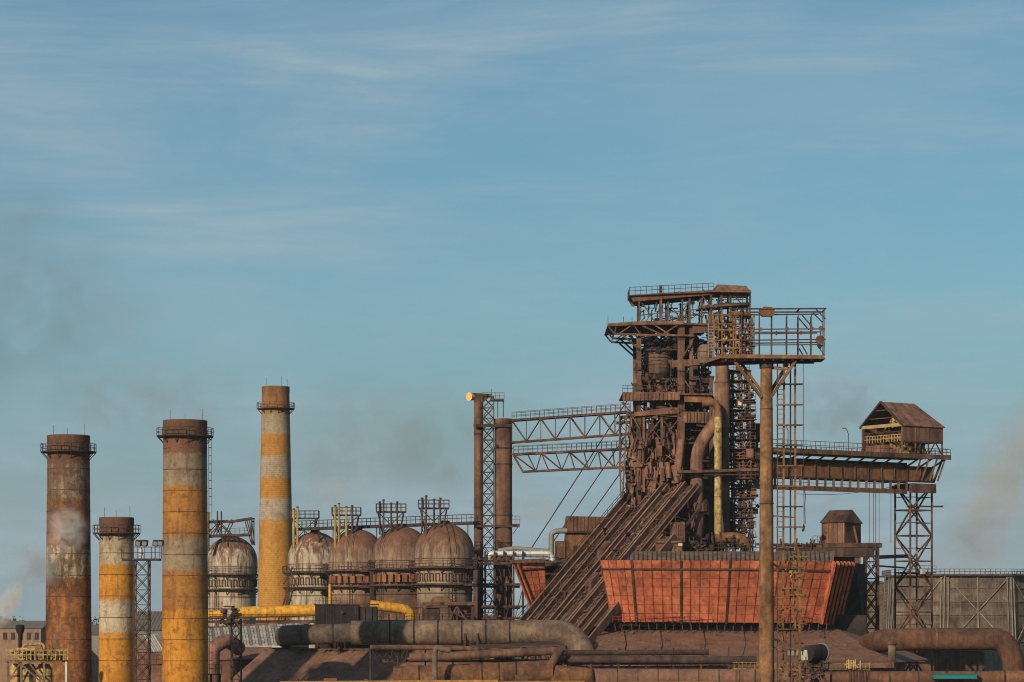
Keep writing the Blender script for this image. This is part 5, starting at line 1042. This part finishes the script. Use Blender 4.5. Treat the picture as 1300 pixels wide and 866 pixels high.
for q in (941, 964, 979.5, 998.5, 1013, 1029.5, 1045.5):
    for d, o in ((-1.7, -1.3), (1.7, 1.3)): T.bar('post', M_(q + o, 453, d), M_(q + o, 394 if q > 1040 or q < 990 else 400, d), .1, .1, STEELD if d > 0 else STEEL)
for d in (-1.7, 1.7):
    for a, b, w_ in (((926, 394.5), (1047, 394), .16), ((935, 402), (1037, 401), .14), ((955, 420), (1045, 419.5), .12), ((940, 426), (1035, 425), .11), ((940, 434), (1046, 433), .13), ((946, 440), (1037, 439.5), .11)):
        if d > 0 and a[1] in (402, 426, 440): continue
        T.bar('rail', M_(*a, d), M_(*b, d), w_, w_, STEELD)
    T.bar('brace', M_(1016, 402, d), M_(1029, 417, d), .14, .14, STEELD); T.bar('brace', M_(1016, 440, d), M_(1023, 452, d), .14, .14, STEELD); T.bar('brace', M_(1034, 395, d), M_(1046, 407, d), .14, .14, STEELD)
for q in (941, 979.5, 1013, 1045.5): T.bar('cross_bar', M_(q, 394.3, -1.7), M_(q, 394.3, 1.7), .12, .12, STEELD)
for x_, y_ in ((953, 425.5), (984, 425), (1015, 424.5)):
    T.part('joint_plate', MB().slab([M_(x_ - 3, y_, -1.85), M_(x_, y_ - 3, -1.85), M_(x_ + 3, y_, -1.85), M_(x_, y_ + 3, -1.85)], (0, .12, 0)), STEEL)
for x_, y_ in ((964, 420), (997, 419.8), (1029, 419.5)): T.part('joint_plate', MB().slab([M_(x_ - 2, y_ - 2, -1.85), M_(x_ + 2, y_ - 2, -1.85), M_(x_ + 2, y_ + 2, -1.85), M_(x_ - 2, y_ + 2, -1.85)], (0, .12, 0)), STEEL)
T = Thing('junction_box', 'brown eight-sided junction box hung on the cage top rail', 'box', M_(973, 403, -2.2))
T.part('box_body', MB().slab([M_(963.5, 402, -2.3), M_(966, 404, -2.3), M_(978, 404, -2.3), M_(981, 402, -2.3), M_(981, 396, -2.3), M_(978, 393, -2.3), M_(968, 392, -2.3), M_(963.5, 395, -2.3)], (0, .9, 0)), RUSTO)
T.part('lid', MB().box(M_(964, 395.5, -2.4), M_(980.5, 394.6, -2.3)), STEEL); T.bar('hanger', M_(972, 392, -1.9), M_(972, 394, -1.9), .6, .2, STEEL)
T = Thing('pulley_block', 'dark pulley block hanging at the right end of the cage', 'pulley', M_(1038, 446, -2))
T.part('sheave', MB().tube([M_(1038.5, 434, -2.3), M_(1038.5, 434, -1.8)], .5, 18), RUSTO); T.part('sheave', MB().tube([M_(1040, 419, -2.1), M_(1040, 419, -1.8)], .26, 14), RUSTO); T.bar('strap', M_(1040, 419, -2), M_(1039, 434, -2), .12, .12, STEELD)
T.part('hook_block', MB().slab([M_(1034.5, 440, -2.2), M_(1042, 440, -2.2), M_(1039, 446, -2.2), M_(1036.5, 444, -2.2)], (0, .4, 0)), DARK)
T.bar('stay', M_(1039, 446, -2), M_(1044, 453, -2), .1, .1, STEELD)
# yellow-brown equipment standing on the platform's left part
T = Thing('equipment_frame', 'rusty yellow frame of ladders and gear on the left of the mast platform', 'frame', M_(925, 452))
for q in (900, 905, 911, 915.5, 930, 933, 952, 956):
    for d in (-1.2, 1.2): T.bar('upright', M_(q, 458 if q < 910 else 452, d), M_(q, (398 if q < 920 else 400), d), .17 if q in (930, 933) else .12, .15, MASTM)
for py in (401, 413, 421, 432, 443): T.bar('cross_rail', M_(899, py + R.uniform(-3, 3), -1.3), M_(957, py, -1.3), .13, .16, MASTM); T.bar('cross_rail', M_(928, py + 3, 1.2), M_(957, py + 2, 1.2), .12, .12, STEEL)
T.part('gear_box', MB().slab([M_(929, 403, -1.3), M_(952, 405, -1.3), M_(952, 399, -1.3), M_(929, 397, -1.3)], (0, 1.4, 0)), YELD)
T.part('ladder', MB().ladder(M_(902, 455, -1.4), M_(902, 412, -1.4), (1, 0, 0), .6, .32, .08), GALV); T.part('ladder', MB().ladder(M_(941, 452, -1.4), M_(941, 402, -1.4), (1, 0, 0), .6, .32, .08), MASTM)
FYs = FY; Q = M_
clutter(100, (900, 956), (400, 453), (-1.2, 1.2), (2, 9), (.06, .22), MASTM, 'gear_bars', .6, 31)
clutter(60, (908, 948), (425, 453), (-1.2, 1.2), (2, 5), (.1, .4), YELD, 'gear_parts', .5, 32)
clutter(40, (905, 955), (396, 440), (-1.2, 1.2), (2, 6), (.08, .3), STEELD, 'gear_shadows', .5, 33)
# caged ladder and cables beside the pole
T = Thing('mast_ladder', 'long caged ladder dropping from the platform right of the mast', 'ladder', M_(1000, 866))
for q, w_, mt in ((987, .13, STEELD), (995.5, .22, MASTM), (1003.5, .17, DARK), (1009.5, .22, MASTM)):
    a = M_(q, 461, 0); T.bar('ladder_rail', a, M_(q + (-2 if q == 995.5 else 0), 905, 0), w_, w_, mt)
for i in range(17): py = 488 + i * 26.7 * .97; T.bar('cage_bar', M_(986, py, -.5), M_(1019, py, -.5), .12, .14, MASTM if i % 3 else STEELD); T.bar('cage_bar', M_(986, py, .5), M_(1019, py, .5), .1, .1, STEELD)
T.part('rungs', (lambda m: [m.beam(M_(987, 470 + i * 6.2, 0), M_(995, 470 + i * 6.2, 0), .06) for i in range(66)] and m)(MB()), MASTM, stuff=True)
for py in (573, 657, 760, 824): T.bar('stay', M_(980, py - 2, 0), M_(1008, py, 0), .16, .16, MASTM)
T.bar('lamp_arm', M_(981, 716, -.4), M_(989, 721, -.4), .3, .25, DARK); T.bar('lamp_arm', M_(981, 811, -.4), M_(990, 814, -.4), .3, .25, DARK)
for py in (707, 727, 755): T.part('insulator_bar', MB().beam(M_(1000, py, -.6), M_(1024, py, -.6), .16, .2), YELD)
T.bar('lower_post', M_(1014, 700, -.4), M_(1015, 866, -.4), .3, .3, MASTM); T.bar('lower_brace', M_(1009, 690, -.4), M_(1015, 706, -.4), .25, .25, MASTM)
clutter(40, (995, 1022), (700, 760), (-.8, .6), (1, 5), (.06, .18), YELD, 'insulator_fittings', .3, 35)
clutter(50, (990, 1022), (770, 866), (-.8, .6), (3, 14), (.06, .16), MASTM, 'lower_fittings', .6, 36)
single('hanging_wire', MB().tube([M_(1020, 461, .3), M_(1020.5, 560, .3), M_(1021, 668, .3)], .035, 5), STEELD, 'thin wire hanging from the platform right end', 'wire')
T = Thing('rope_hook', 'dark rope hook dangling beside the mast ladder', 'hook', M_(1020, 674)); T.part('hook', MB().slab([M_(1018.5, 675, .3), M_(1021.5, 674, .3), M_(1022.5, 668, .3), M_(1020.5, 665, .3)], (0, .2, 0)), STEELD); T.part('rope_coil', MB().tube([M_(1021, 622, .3), M_(1023, 628, .3), M_(1022, 640, .3), M_(1022.5, 665, .3)], .05, 5), STEELD)

# ------------------------------------------------------------------ floodlight tower between chimneys
T = Thing('floodlight_tower', 'slim lattice floodlight tower beside the shortest chimney', 'floodlight tower', (W(181, 0, 382).x, 382, 0)); c = W(180.5, 711, 382)
lattice(T, c.x, 382, 1.9, 1.9, 0, c.z, 2.0, .17, STEELD, .09, zvis=11)
T.part('platform', MB().box(W(154.5, 711.5, 380.6), W(205, 709.7, 383.6)), STEELD); T.part('railing', MB().rail([W(154.5, 709.5, 380.6), W(205, 709.5, 380.6), W(205, 709.5, 383.6), W(154.5, 709.5, 383.6), W(154.5, 709.5, 380.6)], 1.6, 1.3, .08), STEELD, stuff=True)
for i, (q, tl_) in enumerate(((175, 0), (183, 0), (197, 0), (203, 0))):
    F = Thing('floodlight', ('boxy floodlight at the left end of the floodlight tower platform', 'boxy floodlight second from left on the floodlight tower', 'boxy floodlight third from left on the floodlight tower', 'boxy floodlight at the right end of the floodlight tower')[i], 'floodlight', W(q, 694, 381), 'floodlights on the slim tower')
    F.part('housing', MB().slab([W(q - 3.6, 693, 381), W(q + 3.2, 694, 381), W(q + 4, 687, 381.6), W(q - 3.2, 686.5, 381.6)], (.1, .5, .15)), DARK)
    F.part('lens', MB().slab([W(q - 2.8, 692.3, 380.93), W(q + 2.4, 693.2, 380.93), W(q + 3.1, 688, 381.45), W(q - 2.5, 687.4, 381.45)], (0, .04, 0)), GALV); F.bar('bracket', W(q, 709.6, 381.3), W(q, 692, 381.3), .1, .1, STEELD)
T.part('relay_box', MB().box(W(177, 705, 380.8), W(183.5, 697, 381.6)), WHT)
T.part('lower_platform', MB().box(W(168, 845, 380), W(206, 843, 383.8)), STEELD); T.part('railing', MB().rail([W(168, 843, 380), W(206, 843, 380)], 1.2, .8, .08), STEELD, stuff=True)

# ------------------------------------------------------------------ left foreground platform
T = Thing('yellow_railed_platform', 'elevated platform with pale yellow railings at the lower left corner', 'platform', W(45, 866, 380)); yp = 380
T.part('deck', MB().box(W(8, 841, yp), W(86, 838.3, yp + 5)), YELD)
T.part('railing', MB().rail([W(8, 838, yp), W(86, 838, yp)], 1.35, .55, .11), YELP, stuff=True); T.part('railing', MB().rail([W(8, 838, yp + 5), W(86, 838, yp + 5)], 1.35, .55, .1), YELP, stuff=True)
for q in (10, 27, 56, 84): T.bar('support_leg', V((W(q, 0, yp).x, yp + .3, 0)), W(q, 840, yp + .3), .28, .28, GREYB if q != 84 else WHT)
for a, b in (((27, 843), (52, 866)), ((10, 866), (25, 843)), ((56, 866), (38, 843))): T.bar('brace', W(*a, yp + .2), W(*b, yp + .2), .2, .2, GREYB)
for q, r_ in ((37, 1.0), (56, 1.15), (20, .8)): c = W(q, 0, yp + 3); F = Thing('yellow_vessel', {37: 'middle yellow upright vessel under the lower left platform', 56: 'right hand yellow upright vessel under the lower left platform', 20: 'left hand yellow upright vessel under the lower left platform'}[q], 'vessel', (c.x, yp + 3, 0), 'vessels under the platform'); F.part('vessel_body', MB().lathe(c.x, yp + 3, [(r_, 0), (r_, 15.6), (r_ * .6, 16.3), (.01, 16.4)], 20), YELP, smooth=True); F.part('band', MB().lathe(c.x, yp + 3, [(r_, 14.6), (r_ + .06, 14.6), (r_ + .06, 14.8), (r_, 14.8)], 20), RUSTO)
pipe('pale_pipe', PP(381, (15, 830), (18, 825), (45, 824)), .25, YELP, 'pale thin pipe lying on the lower left platform', rb=.6, n=8)
pipe('pale_pipe', PP(382, (28, 827), (30, 819), (56, 817), (56.5, 836)), .2, YELP, 'taller pale bent pipe behind the lower left platform railing', rb=.6, n=8)
T = Thing('platform_gear', 'yellow pump gear crowded on the lower left platform', 'pump', W(40, 838, 382))
for i in range(26): a = W(R.uniform(14, 76), 838, 382 + R.uniform(-1, 2)); T.part('gear_piece', MB().tube([a, a + V((R.uniform(-.6, .6), 0, R.uniform(.8, 1.8)))], R.uniform(.12, .4), 8), YELP if i % 2 else YELD, smooth=True)
T = Thing('vent_funnel', 'dark funnel topped vent pipe behind the lower left platform', 'vent', W(25.5, 836, 390)); c = W(25.5, 0, 390); zf = lambda py: W(0, py, 390).z
T.part('vent_pipe', MB().lathe(c.x, 390, [(.25, 0), (.27, zf(806)), (.5, zf(803)), (.62, zf(799)), (.62, zf(794)), (.3, zf(793)), (.25, zf(793)), (.22, zf(796))], 16), DARK, smooth=True)
# sheds in the left background
def shed(name, px0, px1, ye, yr, Y, dep, wall, roof, label, wins=(), ribs=0):
    T = Thing(name, label, 'building', (W((px0 + px1) / 2, 0, Y).x, Y, 0)); x0, x1 = W(px0, 0, Y).x, W(px1, 0, Y).x; z0, z1 = W(0, ye, Y).z, W(0, yr, Y).z
    T.part('wall', MB().box((x0, Y, 0), (x1, Y + dep, z0)), wall)
    T.part('roof', MB().add([(x0 - .3, Y - .3, z0), (x1 + .3, Y - .3, z0), (x1 + .3, Y + dep / 2, z1), (x0 - .3, Y + dep / 2, z1), (x0 - .3, Y + dep, z0), (x1 + .3, Y + dep, z0)], [(0, 1, 2, 3), (3, 2, 5, 4), (0, 3, 4), (1, 5, 2)]), roof)
    for a, b, c, d in wins:
        w_ = T.part('window', MB().box(W(a, d, Y - .08), W(c, b, Y - .02)), DARK); T.part('frame', MB().box(W(a + (c - a) * .46, d, Y - .14), W(a + (c - a) * .54, b, Y - .09)), GALV, w_)
    for i in range(ribs): q = px0 + (px1 - px0) * (i + .5) / ribs; T.bar('roof_rib', W(q, ye, Y - .35), V((W(q, 0, Y).x, Y + dep / 2, z1 + .05)), .3, .12, roof)
    return T
shed('workshop', -30, 52, 798, 788, 620, 20, PINKW, SLATE, 'pinkish walled workshop with slate roof behind the lower left platform', [(4 + i * 10, 803, 9 + i * 10, 812) for i in range(5)])
shed('workshop', 52.5, 130, 806, 793, 640, 24, GALV, SLATE, 'grey workshop seen between the two leftmost chimneys')
shed('workshop', 162, 222, 800, 776, 600, 30, SLATE, SLATE, 'large dark roofed hall behind the floodlight tower', ribs=14)
shed('workshop', 150, 215, 828, 812, 520, 14, PINKB, PINKW, 'low pale roofed shed behind the floodlight tower foot')
shed('workshop', 214, 300, 806, 790, 620, 24, BROWN, SLATE, 'slate roofed hall behind the leftmost domed stove')
T = Thing('skylight_frame', 'slanted pale skylight frame beside the floodlight tower', 'skylight', W(194, 820, 500))
for i in range(5): T.bar('glazing_bar', W(183 + i * 3, 806, 505), W(196 + i * 3, 828, 500), .18, .18, WHT)
for i in range(2): T.bar('sill', W(181 + i * 14, 806 + i * 21, 505 - i * 5), W(200 + i * 12, 805 + i * 21, 505 - i * 5), .2, .2, GALV)
shed('warehouse', 1097, 1122, 740, 737, 640, 12, GREYB, SLATE, 'grey block building glimpsed between red screen and cooling tower')
shed('warehouse', 660, 800, 790, 783, 700, 30, STEEL, SLATE, 'far low hall glimpsed behind the skip incline')
shed('warehouse', 380, 640, 786, 781, 640, 25, STEELD, SLATE, 'dark hall behind the domed stoves')
shed('warehouse', 1100, 1250, 826, 820, 560, 15, STEEL, STEELD, 'low brown hall under the large rusty right main')
# far tree line
for i, (a, b, h) in enumerate(((-60, 60, 783), (95, 210, 785), (640, 720, 784), (1085, 1140, 785))):
    rr = random.Random(50 + i); m = MB()
    for _ in range(2600):
        p = W(rr.uniform(a, b), 0, 1500 + rr.uniform(-20, 40)); z = rr.uniform(0, 1) ** .8 * (22 + (790 - h) * .42) * (.75 + .25 * math.sin(p.x * .11 + i)); s_ = rr.uniform(.6, 1.6)
        q = [V((p.x, p.y, z)) + V((rr.uniform(-s_, s_), rr.uniform(-s_, s_), rr.uniform(-s_, s_))) for _ in range(3)]; m.add(q, [(0, 1, 2)])
    o = single('far_wood', m, LEAF, ('far wood at the left photo edge', 'far wood between the left chimneys', 'far wood left of the skip incline', 'far wood beside the cooling tower')[i], 'wood'); o['kind'] = 'stuff'

# ------------------------------------------------------------------ smoke and steam
def smoke(name, px, py, Y, wpx, hpx, dens, col, label, tilt=0, scale=2.2, lo=.45, dep=.6, absorb=None):
    k = Y / FPX; b = bmesh.new(); bmesh.ops.create_icosphere(b, subdivisions=3, radius=1)
    me = bpy.data.meshes.new(name); b.to_mesh(me); b.free(); ob = bpy.data.objects.new(name, me); C.objects.link(ob)
    ob.location = W(px, py, Y); ob.scale = (wpx / 2 * k, wpx / 2 * k * dep, hpx / 2 * k); ob.rotation_euler = (0, math.radians(tilt), 0)
    m = bpy.data.materials.new(name); m.use_nodes = True; t = m.node_tree; t.nodes.clear()
    o = t.nodes.new('ShaderNodeOutputMaterial'); pv = t.nodes.new('ShaderNodeVolumePrincipled'); t.links.new(pv.outputs[0], o.inputs['Volume'])
    pv.inputs['Color'].default_value = (*col, 1); pv.inputs['Anisotropy'].default_value = 0.0
    if absorb: pv.inputs['Absorption Color'].default_value = (*absorb, 1)
    tx = t.nodes.new('ShaderNodeTexCoord'); ln = t.nodes.new('ShaderNodeVectorMath'); ln.operation = 'LENGTH'; t.links.new(tx.outputs['Object'], ln.inputs[0])
    pos = t.nodes.new('ShaderNodeNewGeometry').outputs['Position']
    n = noise(t, pos, scale / (wpx * k), 5, .6, .6)
    d = mth(t, 'MULTIPLY', rng(t, ln.outputs['Value'], 1.0, .25), rng(t, n, lo, lo + .2))
    t.links.new(mth(t, 'MULTIPLY', d, dens), pv.inputs['Density']); me.materials.append(m)
    ob['kind'] = 'stuff'; ob['label'] = label; ob['category'] = 'smoke'
smoke('steam', 84, 672, 404, 64, 70, .8, (.88, .89, .9), 'white steam puff in front of the leftmost chimney', scale=3.4)
smoke('steam', 42, 722, 404, 78, 84, .5, (.62, .64, .68), 'grey steam cloud at the left edge of the leftmost chimney', scale=3, lo=.4)
smoke('steam', 10, 768, 402, 34, 74, 1.3, (.97, .93, .86), 'bright steam wisp at the left photo edge', tilt=30, scale=3, lo=.36)
smoke('smoke_plume', 1262, 645, 1100, 120, 340, .075, (.74, .67, .62), 'brownish smoke plume rising above the cooling tower', tilt=28, scale=4, lo=.38)
smoke('smoke_plume', 1285, 590, 1350, 100, 300, .05, (.6, .6, .6), 'greyer smoke behind the brownish plume at the right edge', tilt=25, scale=4, lo=.38)
smoke('smoke_plume', 40, 370, 1200, 420, 300, .017, (.36, .44, .52), 'wide dark smoke smudge high at the left photo edge', tilt=35, scale=6, lo=.42)
smoke('smoke_plume', -5, 440, 1320, 160, 220, .022, (.33, .4, .46), 'darker smoke core low at the left photo edge', tilt=10, scale=4, lo=.4)
smoke('smoke_plume', 675, 650, 700, 80, 80, .1, (.8, .66, .58), 'faint pinkish smoke right of the thick stack', scale=3.2)
smoke('smoke_plume', 425, 622, 700, 110, 80, .09, (.76, .68, .64), 'faint smoke above the yellow vent pipes', scale=3.2)
smoke('smoke_plume', 1060, 520, 1000, 200, 130, .05, (.42, .48, .54), 'faint grey smoke behind the mast ladder', scale=5)
smoke('smoke_plume', 1055, 625, 800, 110, 90, .06, (.45, .5, .54), 'faint grey smoke under the crane bridge', scale=4)
smoke('smoke_plume', 500, 560, 1100, 460, 200, .03, (.5, .57, .62), 'broad thin smoke veil above the domed stoves', scale=9, lo=.44)
smoke('smoke_plume', 190, 510, 1180, 320, 130, .03, (.46, .53, .59), 'thin grey smoke veil behind the two thick chimneys', scale=8, lo=.44)
# thin smoky air over the whole plant
hb = MB().box((-5200, -420, -1), (5200, 9400, 262)); hm = bpy.data.materials.new('haze'); hm.use_nodes = True; hm.node_tree.nodes.clear()
ho_ = hm.node_tree.nodes.new('ShaderNodeOutputMaterial'); hv_ = hm.node_tree.nodes.new('ShaderNodeVolumePrincipled'); hm.node_tree.links.new(hv_.outputs[0], ho_.inputs['Volume'])
hv_.inputs['Color'].default_value = (.72, .84, .95, 1); hv_.inputs['Density'].default_value = .00004; hv_.inputs['Anisotropy'].default_value = 0
ho = bpy.data.objects.new('haze', finish('haze', hb, hm, False)); C.objects.link(ho); ho['kind'] = 'stuff'
